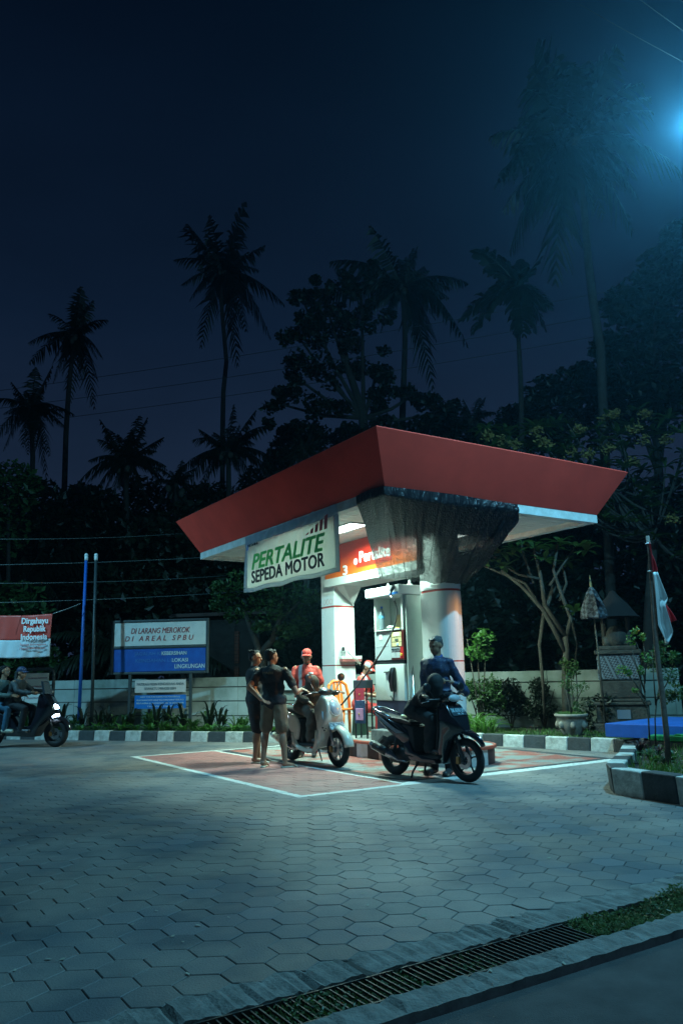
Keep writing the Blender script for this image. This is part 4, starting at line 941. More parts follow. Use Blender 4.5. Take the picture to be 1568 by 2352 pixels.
for i, (px, py, Y, s_, k) in enumerate(((1092, 1668, 14.9, 1.15, 6), (1112, 1672, 14.6, 1.0, 6), (1076, 1665, 15.2, 1.1, 6), (1130, 1665, 15.0, .9, 6))):
    p = at(px, py, Y); put_strap(k, (p.x, p.y, .13), s_, ('arching grassy clump nearest the batik-shirted man, in front of the wall', 'arching grassy clump closest to the kerb right of the black motorbike', 'arching grassy clump half hidden behind the batik-shirted man', 'small arching grassy clump at the right of its group by the wall')[i], 'arching grassy clumps')
for i, (px, py, Y, s_, k, lb) in enumerate(((1470, 1735, 9.3, .9, 7, 'purple and green rosette at the inner corner of the front planter'), (1490, 1745, 8.9, .8, 4, 'bluish rosette in front of the purple one in the planter'),
        (1512, 1742, 9.0, .7, 7, 'small dark rosette just left of the flag pole foot'), (1528, 1760, 8.5, .75, 4, 'bluish rosette right at the flag pole foot'), (1545, 1752, 8.6, .6, 5, 'green strap plant right of the flag pole foot'), (1505, 1755, 8.6, .55, 3, 'low green rosette close to the black kerb block of the planter'))):
    p = gnd(px, py, .17); put_strap(k, p, s_, lb, 'rosettes in the front planter')
# saplings in the planter
def spt(L_, Y): return [at(x, y, Y) for x, y in L_]
Ys = 10.0
b0 = gnd(1492, 1728, .17); Ys = b0.y
shrub('sapling', 'slender sapling with fresh green leaf tufts left of the flag pole', 'sapling', b0,
   [[b0]+spt([(1488, 1650), (1480, 1600), (1478, 1560), (1470, 1500), (1455, 1465)], Ys), spt([(1480, 1605), (1455, 1565), (1430, 1540)], Ys), spt([(1480, 1590), (1460, 1530), (1450, 1490)], Ys), spt([(1479, 1570), (1482, 1520), (1476, 1470)], Ys), spt([(1483, 1625), (1470, 1600), (1458, 1590)], Ys)],
   [(at(1427, 1538, Ys), (.09, .06, .07)), (at(1447, 1470, Ys), (.08, .06, .09)), (at(1458, 1447, Ys), (.07, .05, .05)), (at(1475, 1462, Ys), (.05, .05, .06)), (at(1440, 1545, Ys), (.07, .05, .05)), (at(1482, 1510, Ys), (.08, .06, .08)), (at(1458, 1585, Ys), (.05, .04, .03)), (at(1470, 1540, Ys), (.05, .04, .08))], 330, .055, L_fresh, seed=31, asp=.45, rs=.013)
b1 = gnd(1505, 1728, .17)
shrub('sapling', 'bushier sapling with a dense leafy head right of the flag pole', 'sapling', b1,
   [[b1]+spt([(1503, 1650), (1508, 1600), (1520, 1540)], b1.y), spt([(1506, 1610), (1530, 1570), (1545, 1530)], b1.y), spt([(1505, 1620), (1500, 1560), (1497, 1500)], b1.y)],
   [(at(1522, 1500, b1.y), (.17, .12, .17)), (at(1540, 1550, b1.y), (.13, .10, .16)), (at(1500, 1520, b1.y+.1), (.12, .10, .15)), (at(1555, 1590, b1.y+.1), (.14, .10, .12)), (at(1530, 1600, b1.y+.2), (.12, .10, .10)), (at(1548, 1510, b1.y+.1), (.10, .08, .10))], 900, .06, L_mid, seed=33, asp=.4, rs=.012)
# frangipani
def rosette(mb, c, r_, n=9, L_=.32, w_=.05, droop=.3):
    for k in range(n):
        t = 2*math.pi*k/n+r_.uniform(-.3, .3); d = Vector((math.cos(t), math.sin(t), r_.uniform(-.15, .65))).normalized(); l = L_*r_.uniform(.7, 1.2)
        P = bez(c, c+d*l*.6+Vector((0, 0, l*.12)), c+d*l+Vector((0, 0, -l*droop*r_.random())), 5); s_ = d.cross(Vector((0, 0, 1))).normalized()
        vs = []
        for p, q in zip(P, (.25, .75, 1, .8, .05)): vs += [p-s_*w_*q, p+Vector((0, 0, -w_*.22)), p+s_*w_*q]
        mb.add(vs, [f for i in range(4) for f in ((i*3, i*3+1, i*3+4, i*3+3), (i*3+1, i*3+2, i*3+5, i*3+4))])
def frangipani(label, base_, trunk, branches, tips, seed, mleaf=L_frang, flowers=None, L_=.32, r0=.09, w_=.05):
    base_ = Vector(base_); r_ = random.Random(seed); t = thing('frangipani_tree', label, 'tree', base_)
    m_ = MB(); P = [p-base_ for p in trunk]; m_.tube(P, [r0*(1-.4*i/(len(P)-1)) for i in range(len(P))], 9)
    for q, rr in branches: Q = [p-base_ for p in q]; m_.tube(Q, [rr*(1-.5*i/(len(Q)-1)) for i in range(len(Q))], 7)
    m_.obj('trunk', M_bark if r0 < .12 else M_palmbark, t, smooth=True)
    m_ = MB()
    for c in tips: rosette(m_, Vector(c)-base_, r_, r_.randint(7, 11), L_*r_.uniform(.8, 1.2), w_)
    m_.obj('foliage', mleaf, t, smooth=True)
    if flowers:
        m_ = MB()
        for c in flowers:
            for k in range(60):
                p = Vector(c)-base_+Vector((r_.gauss(0, .075), r_.gauss(0, .06), r_.gauss(0, .055))); u = Vector((r_.gauss(0, 1), r_.gauss(0, 1), r_.gauss(0, 1))).normalized()*.052; v = u.orthogonal().normalized()*.044
                m_.add([p-u, p+v, p+u, p-v], [(0, 1, 2, 3)])
        m_.obj('flower_clusters', mat('yellow_flowers', (.13, .092, .02), .8), t)
    return t
Yf = 15.3; fb0 = at(1300, 1660, Yf); fb0.z = .13
def fp(L_, Y=Yf): return [at(x, y, Y) for x, y in L_]
tr = [fb0]+fp([(1298, 1560), (1300, 1500), (1298, 1460)])
br = [(fp([(1299, 1500), (1268, 1440), (1245, 1400), (1200, 1350), (1150, 1310)]), .055), (fp([(1298, 1462), (1250, 1390), (1240, 1320), (1225, 1260)]), .055), (fp([(1298, 1470), (1310, 1420), (1290, 1370), (1270, 1310), (1280, 1250)]), .05),
      (fp([(1262, 1345), (1290, 1300), (1325, 1250)]), .03), (fp([(1245, 1400), (1205, 1340), (1170, 1325), (1110, 1300)]), .035), (fp([(1240, 1330), (1190, 1320), (1160, 1300), (1130, 1275)]), .03), (fp([(1285, 1380), (1300, 1340), (1290, 1290)], 15.6), .035), (fp([(1272, 1345), (1248, 1410), (1238, 1480), (1245, 1560), (1250, 1650)], 15.7), .05), (fp([(1225, 1340), (1200, 1270), (1195, 1240)], 15.5), .03), (fp([(1310, 1420), (1325, 1480), (1315, 1560)], 15.6), .03)]
tips = fp([(1105, 1300), (1130, 1290), (1090, 1285), (1150, 1270), (1330, 1255), (1345, 1265), (1225, 1258), (1195, 1245), (1285, 1245), (1320, 1405), (1160, 1300), (1250, 1285)], 15.2)+fp([(1180, 1262), (1270, 1262), (1300, 1290), (1330, 1400)], 15.7)
frangipani('bare-limbed frangipani with long leaves between the round column and the shrine', fb0, tr, br, tips, 3, L_=.36, w_=.055)
r_ = random.Random(23); tips = []; br = []; Yg = 19.0; gb0 = at(1480, 1600, Yg); gb0.z = .1
for i in range(150):
    u = r_.random(); px = 1090+u*520; top = 985-(px-1090)*.12; bot = 1090+(px-1090)*.42 if px < 1440 else 1290
    py = top+(bot-top)*r_.random(); tips.append(at(px, py, Yg+r_.uniform(-1.6, 2.0)))
hub = at(1500, 1230, Yg); hub2 = at(1400, 1120, Yg)
for i in range(0, 150, 4): br.append((bez(hub if r_.random() > .45 else hub2, (Vector(hub)+Vector(tips[i]))*.5+Vector((0, 0, -.5)), tips[i], 6), .035))
br.append((bez(hub, hub+Vector((-.8, 0, .3)), hub2, 5), .08))
fl_ = [at(x, y, Yg-1.2+r_.uniform(-.6, .6)) for x, y in ((1150, 1012), (1122, 1000), (1250, 1015), (1330, 985), (1350, 1045), (1313, 1035), (1393, 962), (1395, 1030), (1455, 985), (1452, 1060), (1475, 1010), (1543, 1192), (1230, 990), (1410, 950), (1480, 950), (1530, 1010), (1182, 1022))]
frangipani('wide frangipani with yellow flower clusters rising behind the right end of the canopy', gb0, [gb0, at(1490, 1400, Yg), hub], br, tips, 5, L_frang, fl_, L_=.42, r0=.16, w_=.06)
# bushes
def bush(label, px, py, Y, rx, rz, n, size, mleaf, seed, asp=.5, group=None):
    c = at(px, py, Y); b_ = Vector((c.x, c.y, .1))
    st_ = [[b_, b_.lerp(c, .6)+Vector((.1*k-.1, 0, 0)), c+Vector((rx*.5*(k-1), 0, rz*.3))] for k in range(3)]
    rr = random.Random(seed); cl = [(c+Vector((rr.uniform(-1, 1)*rx*.6, rr.uniform(-.4, .4)*rx, rr.uniform(-1, 1)*rz*.6)), (rx*.45, rx*.35, rz*.4)) for _ in range(9)]
    return shrub('bush', label, 'bush', b_, st_, cl, n, size, mleaf, group, seed=seed, asp=asp, rs=.02)
bush('bright green large-leaved bush beside the batik-shirted man', 1095, 1480, 15.4, .38, .38, 260, .15, L_fresh, 41)
bush('dim leafy bush below the bright one against the wall', 1100, 1590, 15.6, .5, .46, 1000, .10, L_mid, 42)
bush('dark creeper spreading over the wall right of the black motorbike', 1170, 1600, 16.4, .70, .48, 1700, .085, L_dark, 43)
bush('dark creeper on the wall left of the frangipani trunk', 1245, 1600, 16.1, .50, .48, 1200, .08, L_dark, 44)
bush('yellowish green shrub behind the stone pot', 1308, 1530, 15.0, .22, .25, 260, .08, L_frang, 45)
bush('dark bush between the stone pot and the shrine', 1372, 1640, 14.9, .38, .42, 800, .09, L_dark, 46)
# leafy tree behind the square column
def leafy(label, base_, limbs, clusters, n, size, mleaf, seed, rt=.12, cat='tree', name='leafy_tree', asp=.55, mb_=M_palmbark, group=None):
    base_ = Vector(base_); t = thing(name, label, cat, base_, 0, group); m_ = MB()
    for P, r0 in limbs: P = [Vector(p)-base_ for p in P]; m_.tube(P, [r0*(1-.55*i/(len(P)-1)) for i in range(len(P))], 8)
    m_.obj('trunk', mb_, t, smooth=True)
    m_ = MB(); leafcloud(m_, [(tuple(Vector(c)-base_), r) for c, r in clusters], n, size, None, seed, asp); m_.obj('crown', mleaf, t)
    return t
Yt = 20.6; tb = at(598, 1600, Yt); tb.z = 0
def cl(L_, Y, r): 
    rr = random.Random(len(L_)*7); return [(at(x, y, Y+rr.uniform(-.6, .6)), (r*q, r*q, r*q*.75)) for x, y, q in L_]
leafy('dim green leafy tree behind the two men in black, lit from the canopy', tb, [([tb, at(603, 1520, Yt), at(590, 1480, Yt), at(560, 1400, Yt)], .13), ([at(600, 1500, Yt), at(625, 1470, Yt), at(640, 1430, Yt), at(650, 1370, Yt)], .10), ([at(640, 1430, Yt), at(670, 1400, Yt), at(690, 1380, Yt)], .05)],
   cl([(520, 1360, 1), (560, 1330, 1.1), (600, 1310, 1), (650, 1310, 1), (700, 1400, .9), (690, 1440, .8), (660, 1450, .8), (630, 1400, 1), (580, 1400, 1), (540, 1410, .8), (500, 1390, .6), (610, 1360, 1.1), (670, 1360, 1.1), (600, 1440, .6), (640, 1480, .4), (715, 1370, .7), (500, 1345, .5)], Yt, .42), 2600, .13, L_mid, 51)

# ================================================================= PALMS AND BACKGROUND TREES
def frond(mb, rb, p0, tip, r_, lift=.35, nl=24, ll=.28, wl=.045, broad=False, rr=.03):
    p0 = Vector(p0); tip = Vector(tip); d = tip-p0; L_ = d.length
    ctrl = p0+d*.45+Vector((0, 0, L_*lift)); P = bez(p0, ctrl, tip, nl+1)
    rb.tube(P[::3]+[P[-1]], [rr*(1-.8*i/(len(P[::3]))) for i in range(len(P[::3])+1)], 4, cap=False)
    for i in range(3 if not broad else 2, nl+1):
        t = i/nl; p = P[i]; tan = (P[min(i+1, nl)]-P[max(i-1, 0)]).normalized(); side = tan.cross(Vector((0, 0, 1)))
        if side.length < .05: side = Vector((1, 0, 0))
        side.normalize(); l = L_*ll*(math.sin(math.pi*min(1, (t*.86+.12)))**.6)
        for s_ in (-1, 1):
            dr = side*s_*r_.uniform(.55, .95)+tan*r_.uniform(.35, .7)+Vector((0, 0, -r_.uniform(.25, .9) if not broad else r_.uniform(-.3, .15)))
            dr.normalize(); l2 = l*r_.uniform(.75, 1.15); wv = tan*(wl*L_*.5)
            q = p+dr*l2*.55; e_ = p+dr*l2+Vector((0, 0, -l2*.22))
            if broad: mb.add([p-wv*.5, p+wv*.5, q+wv*1.5, e_+wv*1.0, e_-wv*1.0, q-wv*1.5], [(0, 1, 2, 5), (5, 2, 3, 4)])
            else: mb.add([p-wv*.7, p+wv*.7, q+wv*.8, q-wv*.8], [(0, 1, 2, 3)]); mb.add([q-wv*.8, q+wv*.8, e_], [(0, 1, 2)])
def palm(label, cx, cy, Y, tips, trunk, seed, extra=8, elen=60, rt=.12, broad=False, nuts=True, ll=.28, wl=.045, name='palm_tree', group='palms behind the station', m=None):
    """cx, cy crown centre and tips as frame pixels at depth Y; trunk: list of pixels from the base up"""
    r_ = random.Random(seed); c = at(cx, cy, Y); b_ = at(*trunk[0], Y); b_.z = 0 if b_.z < 4 else b_.z
    t = thing(name, label, 'palm tree', b_, 0, group)
    P = [b_]+[at(x, y, Y) for x, y in trunk[1:]]+[c]; P = [p-b_ for p in P]; k = len(P)
    m_ = MB(); m_.tube(P, [rt*(1.15-.4*i/(k-1)) for i in range(k)], 9); m_.obj('trunk', M_palmbark, t, smooth=True)
    m_ = MB(); rb_ = MB(); s_ = Y/FP
    tips = [(x*1.08+r_.uniform(-6, 6), y*1.08+r_.uniform(-6, 6)) for x, y in tips]+[(x*.72+r_.uniform(-14, 14), y*.72+10+r_.uniform(-14, 14)) for x, y in tips]
    for (dx, dy) in tips:
        tip = c+Vector((dx*s_, r_.uniform(-.5, .5)*math.hypot(dx, dy)*s_, -dy*s_)); l = math.hypot(dx, dy)
        lift = .30 if dy > -l*.6 else .05
        if dy > l*.5: lift = .42
        frond(m_, rb_, c-b_, tip-b_, r_, lift, 26, ll, wl, broad)
    for i in range(extra):
        a_ = r_.uniform(-.3, 3.45); l = elen*r_.uniform(.6, 1.1); tip = c+Vector((math.cos(a_)*l*s_*.8, r_.uniform(-1, 1)*l*s_, (math.sin(a_)*.9-.25)*l*s_))
        frond(m_, rb_, c-b_, tip-b_, r_, .3, 22, ll, wl, broad)
    for i in range(extra//2+3):     # old fronds hanging down round the trunk
        a_ = r_.uniform(0, 6.28); l = elen*r_.uniform(.55, 1.0)*s_; tip = c+Vector((math.cos(a_)*l*.45, math.sin(a_)*l*.45, -l*r_.uniform(.55, .95)))
        frond(m_, rb_, c-b_, tip-b_, r_, .12, 18, ll, wl, broad)
    n0 = m_; n0.add(rb_.v, rb_.f); n0.obj('crown', m or L_palm, t)
    if nuts:
        m_ = MB()
        for i in range(7): m_.ell((c-b_)+Vector((r_.uniform(-.3, .3), r_.uniform(-.3, .3), r_.uniform(-.45, -.1))), (.12, .12, .15), n=8, k=5)
        m_.obj('coconuts', M_bark, t, smooth=True)
palm('tall coconut palm with splayed fronds left of the canopy, the highest against open sky', 512, 625, 38, [(-97, -168), (-30, -120), (25, -150), (52, -165), (95, -72), (88, 5), (135, 75), (105, 150), (62, 172), (28, 215), (-58, 145), (-70, 70), (-102, -10), (-95, 35), (60, 110), (-60, -60)], [(512, 1500), (511, 1000), (513, 900), (520, 830), (512, 740), (508, 690)], 61, 22, 70)
palm('coconut palm with drooping crown at the left, second from the left edge', 172, 770, 34, [(10, -100), (40, -70), (80, -30), (-120, 40), (-60, -20), (50, 110), (35, 150), (-15, 140), (-40, 110), (70, 60), (20, -110), (30, 40)], [(150, 1500), (148, 1140), (152, 1000), (158, 900), (165, 830)], 62, 12, 75)
palm('coconut palm standing behind the middle of the canopy with long drooping fronds', 925, 660, 30, [(-72, -115), (-60, -60), (40, -100), (60, -75), (30, -90), (148, -22), (118, 55), (118, 190), (70, 215), (40, 150), (-60, 110), (-160, -30), (-180, -15), (-130, 80), (90, 110), (0, -95), (100, 20)], [(925, 1500), (922, 1000), (926, 900), (930, 780)], 63, 16, 95, .13)
palm('broad-leaved areca palm on a thin trunk right of the canopy peak', 1188, 660, 24, [(-105, -70), (-128, 50), (-95, 75), (-45, -90), (20, -95), (60, -80), (-40, -30), (90, 30), (70, 50), (62, 115), (30, 130), (-15, 130), (-5, 140), (10, 120), (50, 0), (-70, 10)], [(1200, 1500), (1197, 970), (1195, 870), (1190, 780)], 64, 5, 60, .085, True, False, .26, .05)
palm('giant coconut palm with a huge hanging crown at the upper right', 1312, 330, 21, [(-60, -280), (0, -290), (-90, -190), (-185, -40), (-120, 30), (-205, 160), (-150, 230), (-110, 190), (-60, 230), (-30, 285), (40, 180), (110, 200), (120, 230), (90, -180), (160, -60), (150, 60), (60, -260), (-30, -200), (200, 150)], [(1400, 1500), (1378, 800), (1362, 700), (1350, 600), (1342, 500), (1330, 400)], 65, 30, 200, .12, ll=.38, wl=.05)
palm('coconut palm at the left edge of the photo, lower than its neighbour', 72, 940, 33, [(40, -110), (20, -85), (-35, -60), (-90, 60), (75, 45), (60, 120), (-40, 110), (100, 20), (-80, -10), (30, 150), (10, -60)], [(70, 1500), (72, 1200), (76, 1050)], 66, 12, 80)
palm('greenish feathery palm low at the left between two taller ones', 290, 1060, 29, [(-80, -10), (-60, -90), (10, -115), (70, -70), (85, 10), (100, 60), (-90, 70), (-60, 100), (40, -110), (60, 100)], [(290, 1560), (291, 1300), (290, 1150)], 67, 18, 95)
palm('bushy low palm at the foot of the highest left palm', 525, 1035, 30, [(-118, 30), (-105, 55), (-60, -50), (10, -105), (55, -90), (90, -60), (95, 10), (105, 60), (-80, 90), (60, 90), (20, -60)], [(525, 1560), (526, 1300), (525, 1120)], 68, 16, 85)
palm('small dark palm just left of the canopy tip', 405, 1110, 28, [(-50, -30), (10, -60), (45, -35), (55, 20), (-45, 40)], [(405, 1560), (405, 1300)], 69, 14, 60)
palm('dark palm peeping over the canopy roof behind the areca', 1085, 965, 32, [(-40, -20), (-15, -50), (25, -50), (50, -15), (45, 30), (-45, 30)], [(1085, 1500), (1085, 1200)], 70, 14, 60)
palm('young palm with arching fronds behind the notice board', 270, 1500, 24.5, [(-120, -40), (-80, -75), (-30, -90), (-100, 40), (60, -60), (120, -10), (240, 30), (200, 70), (-140, 60)], [(275, 1620), (272, 1560)], 71, 8, 90, .10, nuts=False)
palm('pale-lit palm with hanging fronds behind the red and white banner', 60, 1330, 25, [(130, -60), (110, -20), (90, 60), (-60, -60), (-50, 30), (40, 110), (150, -75), (20, -80)], [(40, 1600), (52, 1450)], 72, 10, 100, .10, nuts=False)
palm('spiky low palm poking out beside the canopy left of its peak', 700, 1040, 24, [(-45, -10), (-50, 20), (-40, 45), (-25, -40), (20, -50)], [(705, 1500), (703, 1200)], 73, 14, 55, .1, nuts=False)
# broadleaf tree seen against the sky behind the canopy
Yq = 28; q0 = at(840, 1500, Yq); q0.z = 0; rr = random.Random(77)
tl = [q0, at(838, 1000, Yq), at(830, 940, Yq), at(800, 850, Yq), at(780, 760, Yq)]
cc = []
for x, y, q in [(700, 690, .8), (720, 660, .5), (745, 700, 1), (790, 650, .8), (830, 640, .7), (680, 770, 1), (730, 780, 1.1), (790, 740, 1.1), (850, 720, .9), (690, 830, 1.0), (750, 850, 1.1), (660, 870, .8), (645, 920, .8), (640, 980, .6), (700, 910, 1), (760, 930, .9), (820, 860, .9), (860, 920, .9), (900, 880, .7), (950, 900, .8), (990, 930, .9), (1010, 960, .8), (960, 970, .9), (880, 980, .9), (800, 990, .8), (700, 985, .8), (720, 740, .9), (810, 790, .8), (870, 840, .7), (1025, 930, .5)]:
    for k in range(4): cc.append((at(x+rr.gauss(0, 16), y+rr.gauss(0, 14), Yq+rr.uniform(-1.5, 1.5)), (.42*q, .42*q, .34*q)))
lm = [(tl, .22)]+[([at(835, 960, Yq), at((835+x)/2, (960+y)/2+10, Yq), at(x, y, Yq)], .09) for x, y in ((700, 700), (670, 860), (745, 690), (830, 650), (650, 930), (960, 900), (1000, 950), (870, 830), (760, 860), (690, 780))]
leafy('round-leaved broad tree silhouetted against the sky behind the canopy peak', q0, lm, cc, 9500, .21, L_dark, 78, asp=.75, group=None)
# dark dense trees
def dense(label, pts, Y, n, size, seed, mleaf=L_dark, rr0=1.0, base=None, asp=.6):
    b_ = at(*(base or (pts[0][0], 1600)), Y); b_.z = 0
    mid = at(sum(p[0] for p in pts)/len(pts), sum(p[1] for p in pts)/len(pts), Y)
    cs = [(at(x, y, Y+random.Random(seed+i).uniform(-1, 1)), (r*Y/FP, r*Y/FP*.8, r*Y/FP*.8)) for i, (x, y, r) in enumerate(pts)]
    limbs = [([b_, b_.lerp(mid, .5), mid], .25*rr0)]+[([b_.lerp(mid, .6), c] if False else [b_.lerp(mid, .6), (b_.lerp(mid, .6)+Vector(c))*.5+Vector((0, 0, .2)), Vector(c)], .09*rr0) for c, r in cs[:7]]
    return leafy(label, b_, limbs, cs, n, size, mleaf, seed, asp=asp, group='dense trees behind the wall')
dense('huge dark tree filling the right edge below the lamp glow', [(1540, 620, 90), (1500, 680, 90), (1560, 740, 110), (1470, 760, 90), (1520, 850, 110), (1440, 860, 80), (1400, 800, 50), (1590, 600, 90), (1590, 880, 120), (1430, 700, 60), (1500, 930, 100), (1380, 880, 60), (1560, 540, 50), (1420, 930, 80)], 26, 7500, .30, 81)
dense('dark rounded tree crown behind the frangipani, right of the canopy', [(1300, 890, 60), (1250, 900, 50), (1350, 930, 70), (1220, 950, 50), (1180, 960, 45), (1290, 970, 70), (1400, 980, 80), (1150, 1000, 45), (1340, 860, 40), (1240, 1000, 60)], 27, 4200, .26, 82)
dense('black tree mass hidden behind the shrine and the flag', [(1250, 1250, 130), (1380, 1200, 130), (1500, 1200, 140), (1180, 1350, 110), (1320, 1380, 130), (1460, 1380, 130), (1560, 1380, 120), (1100, 1420, 80), (1400, 1480, 120), (1540, 1500, 110), (1220, 1480, 110)], 23, 8500, .34, 83)
dense('black tree mass under the sign beam between the two columns', [(720, 1300, 90), (830, 1350, 90), (930, 1400, 90), (1020, 1350, 80), (760, 1420, 80), (880, 1480, 80), (1060, 1480, 80), (700, 1480, 90)], 24.5, 4800, .34, 84)
dense('dark green tree rising left of the banner at the canopy tip', [(430, 1220, 90), (520, 1260, 90), (350, 1250, 90), (470, 1340, 90), (380, 1380, 90), (560, 1390, 80), (300, 1340, 80), (600, 1480, 90), (500, 1480, 90), (420, 1480, 90)], 25.5, 6500, .32, 85)
dense('dark tree behind the two thin flagpoles at the left', [(200, 1180, 90), (130, 1230, 90), (260, 1250, 80), (60, 1160, 90), (170, 1340, 90), (230, 1430, 80), (100, 1450, 90), (300, 1480, 80), (20, 1300, 90)], 27, 6500, .34, 86)
dense('feathery dark tree at the far left edge under the low palm', [(20, 1120, 80), (-20, 1220, 90), (40, 1400, 80), (-30, 1400, 90), (20, 1500, 80), (90, 1530, 60)], 24.5, 3200, .26, 87, L_mid)
dense('low dark treetops between the palms left of the canopy', [(330, 1130, 50), (270, 1180, 60), (450, 1150, 50), (380, 1180, 50), (500, 1150, 60), (600, 1110, 60), (560, 1180, 70), (640, 1060, 40), (190, 1140, 40)], 31, 4200, .28, 88)
dense('dark treetop line directly behind the canopy roof', [(660, 1030, 45), (720, 1010, 50), (800, 1010, 45), (900, 1010, 50), (980, 1010, 50), (1060, 1010, 50), (1120, 1010, 40), (1030, 980, 35)], 31, 3800, .26, 89)
# far wood that reads as one mass
m_ = MB(); r_ = random.Random(91)
cs = []
for i in range(150):
    x = -30+i*.43; cs.append((( x, 46+r_.uniform(-2, 2), r_.uniform(1.0, 10.0)), (2.2, 1.2, 1.6)))
leafcloud(m_, cs, 15000, 1.15, None, 92, .8)
tag(m_.obj('far_woodland', L_dark), 'black woodland closing off the view behind the palms', 'woodland', kind='stuff')
# dim house windows far behind the leafy tree
hw = at(527, 1500, 23.6); hs_ = thing('house', 'barely visible dark house with faintly lit orange slatted window behind the men in black', 'house', (hw.x, 23.9, 0), R(-12))
MB().box(-1.6, .9, 0, 2, 0, 3.1).obj('wall', mat('dark_plaster', (.012, .010, .008), .9), hs_)
m_ = MB(); m_.prism([(-1.9, -.3), (1.2, -.3), (1.2, 2.3), (-1.9, 2.3)], 3.1, 3.2); m_.obj('roof', mat('dark_tiles', (.05, .03, .025), .9), hs_)
for zz, h_, n_ in ((2.15, .95, 9), (1.35, .45, 5)):
    wn = MB().box(.12, .26, -.03, -.004, zz-h_/2, zz+h_/2).obj('window', mat('dim_orange_light', (.02, .01, .005), .8, emit=(1, .42, .12), es=.005), hs_)
    m_ = MB()
    for k in range(n_): z_ = zz-h_/2+(k+.5)*h_/n_; m_.box(.12, .26, -.045, -.031, z_-.012, z_+.014)
    m_.obj('shutter_slats', MATS['dark_plaster'], wn)
# overhead wires
def wire(P0, P1, sag, r0, label, group, m=None, n=14):
    P0, P1 = Vector(P0), Vector(P1); m_ = MB(); mid = (P0+P1)/2+Vector((0, 0, -sag)); m_.tube(bez(P0, mid, P1, n), r0, 5); tag(m_.obj('overhead_wire', m or mat('wire_black', (.02, .02, .022), .6), smooth=True), label, 'wire', group)
Yw = 22.0
for i, (a_, b_, n_) in enumerate((((-60, 905), (1700, 610), 'topmost'), ((-60, 945), (1700, 665), 'middle'), ((-60, 985), (1700, 712), 'lowest'))):
    wire(at(*a_, 27), at(*b_, Yw), .5, .010, n_+' of the three long wires crossing the sky between the palms', 'power lines across the sky')
for i, (a_, b_, n_) in enumerate((((-40, 1298), (620, 1270), 'topmost'), ((-40, 1340), (520, 1322), 'second'), ((-40, 1385), (640, 1352), 'third and brightest'), ((-40, 1238), (420, 1225), 'faintest'))):
    wire(at(*a_, 17.5), at(*b_, 23.5),   .12, .0065, n_+' of the pale cables running in from the left edge above the banner', 'pale cables at the left', mat('pale_wire', (.16, .19, .19), .5))
for i, (a_, b_, n_) in enumerate((((1330, 10), (1640, 180), 'lower'), ((1430, -30), (1640, 120), 'middle'), ((1500, -40), (1660, 60), 'upper'))):
    wire(at(*a_, 9.0), at(*b_, 7.2),   .03, .0035, n_+' of the brown wires passing the lamp glow in the top right corner', 'wires near the street lamp', mat('brown_wire', (.020, .012, .008), .9))
# air: a thin even haze that catches the street lamp


# ================================================================= SCOOTERS
M_wpaint = mat('cream_white_paint', (.66, .64, .54), .18, coat=.6, noise=.04)
M_bpaint = mat('gloss_black_paint', (.010, .012, .016), .16, coat=.8)
M_dgrey = mat('dark_grey_panel', (.035, .038, .042), .35)
M_decal = mat('silver_decal', (.30, .36, .40), .3, .4, noise=.4, nscale=30)
M_seat = mat('seat_vinyl', (.012, .012, .013), .42, bump=.2, nscale=80)
M_lens = mat('lamp_lens', (.55, .62, .66), .08, spec=1, noise=.3, nscale=20, coat=1)
M_amber = mat('amber_lens', (.6, .22, .03), .1)
M_pipe = mat('exhaust_steel', (.38, .42, .45), .25, .9, noise=.3, nscale=20)
def wheel(name_, par, x, Rw, w_, n_sp, disc, mrim, z=None, steer=0):
    z = Rw if z is None else z
    m_ = MB(); k = 40; q = 10; vs = []; rt_ = w_/2
    for i in range(k):
        a_ = 2*math.pi*i/k
        for j in range(q):
            b_ = 2*math.pi*j/q; rr_ = (Rw-rt_*1.15)+rt_*1.15*math.cos(b_); vs.append((rr_*math.cos(a_), rt_*math.sin(b_), rr_*math.sin(a_)))
    m_.add(vs, [(i*q+j, i*q+(j+1) % q, ((i+1) % k)*q+(j+1) % q, ((i+1) % k)*q+j) for i in range(k) for j in range(q)])
    o = m_.obj('wheel', M_rubber, par, (x, 0, z), (0, 0, steer), smooth=True)
    rin = Rw-rt_*2.1; m_ = MB()
    m_.lathe([(rin, -.030), (rin+.014, -.032), (rin+.014, .032), (rin, .030), (rin-.012, 0), (rin, -.030)], 40, axis='y')
    m_.lathe([(0, -.045), (.035, -.045), (.035, .045), (0, .045)], 16, axis='y')
    for i in range(n_sp):
        a_ = 2*math.pi*i/n_sp+.3; m_.tube([(.03*math.cos(a_), 0, .03*math.sin(a_)), (rin*.6*math.cos(a_+.08), 0, rin*.6*math.sin(a_+.08)), (rin*math.cos(a_), 0, rin*math.sin(a_))], [.014, .010, .013], 6)
    m_.obj('rim', mrim, o, smooth=True)
    if disc:
        m_ = MB(); m_.lathe([(.055, -.056), (.105, -.056), (.105, -.052), (.055, -.052), (.055, -.056)], 30, axis='y')
        for i in range(5): a_ = 1.257*i; m_.tube([(.02*math.cos(a_), -.05, .02*math.sin(a_)), (.06*math.cos(a_), -.054, .06*math.sin(a_))], .006, 4)
        m_.obj('brake_disc', M_metal, o)
        m_ = MB(); m_.box(-.11, -.06, -.085, -.045, -.05, .04); m_.obj('brake_caliper', mat('bronze_caliper', (.40, .22, .08), .35, .6), o, bevel=.008)
    return o
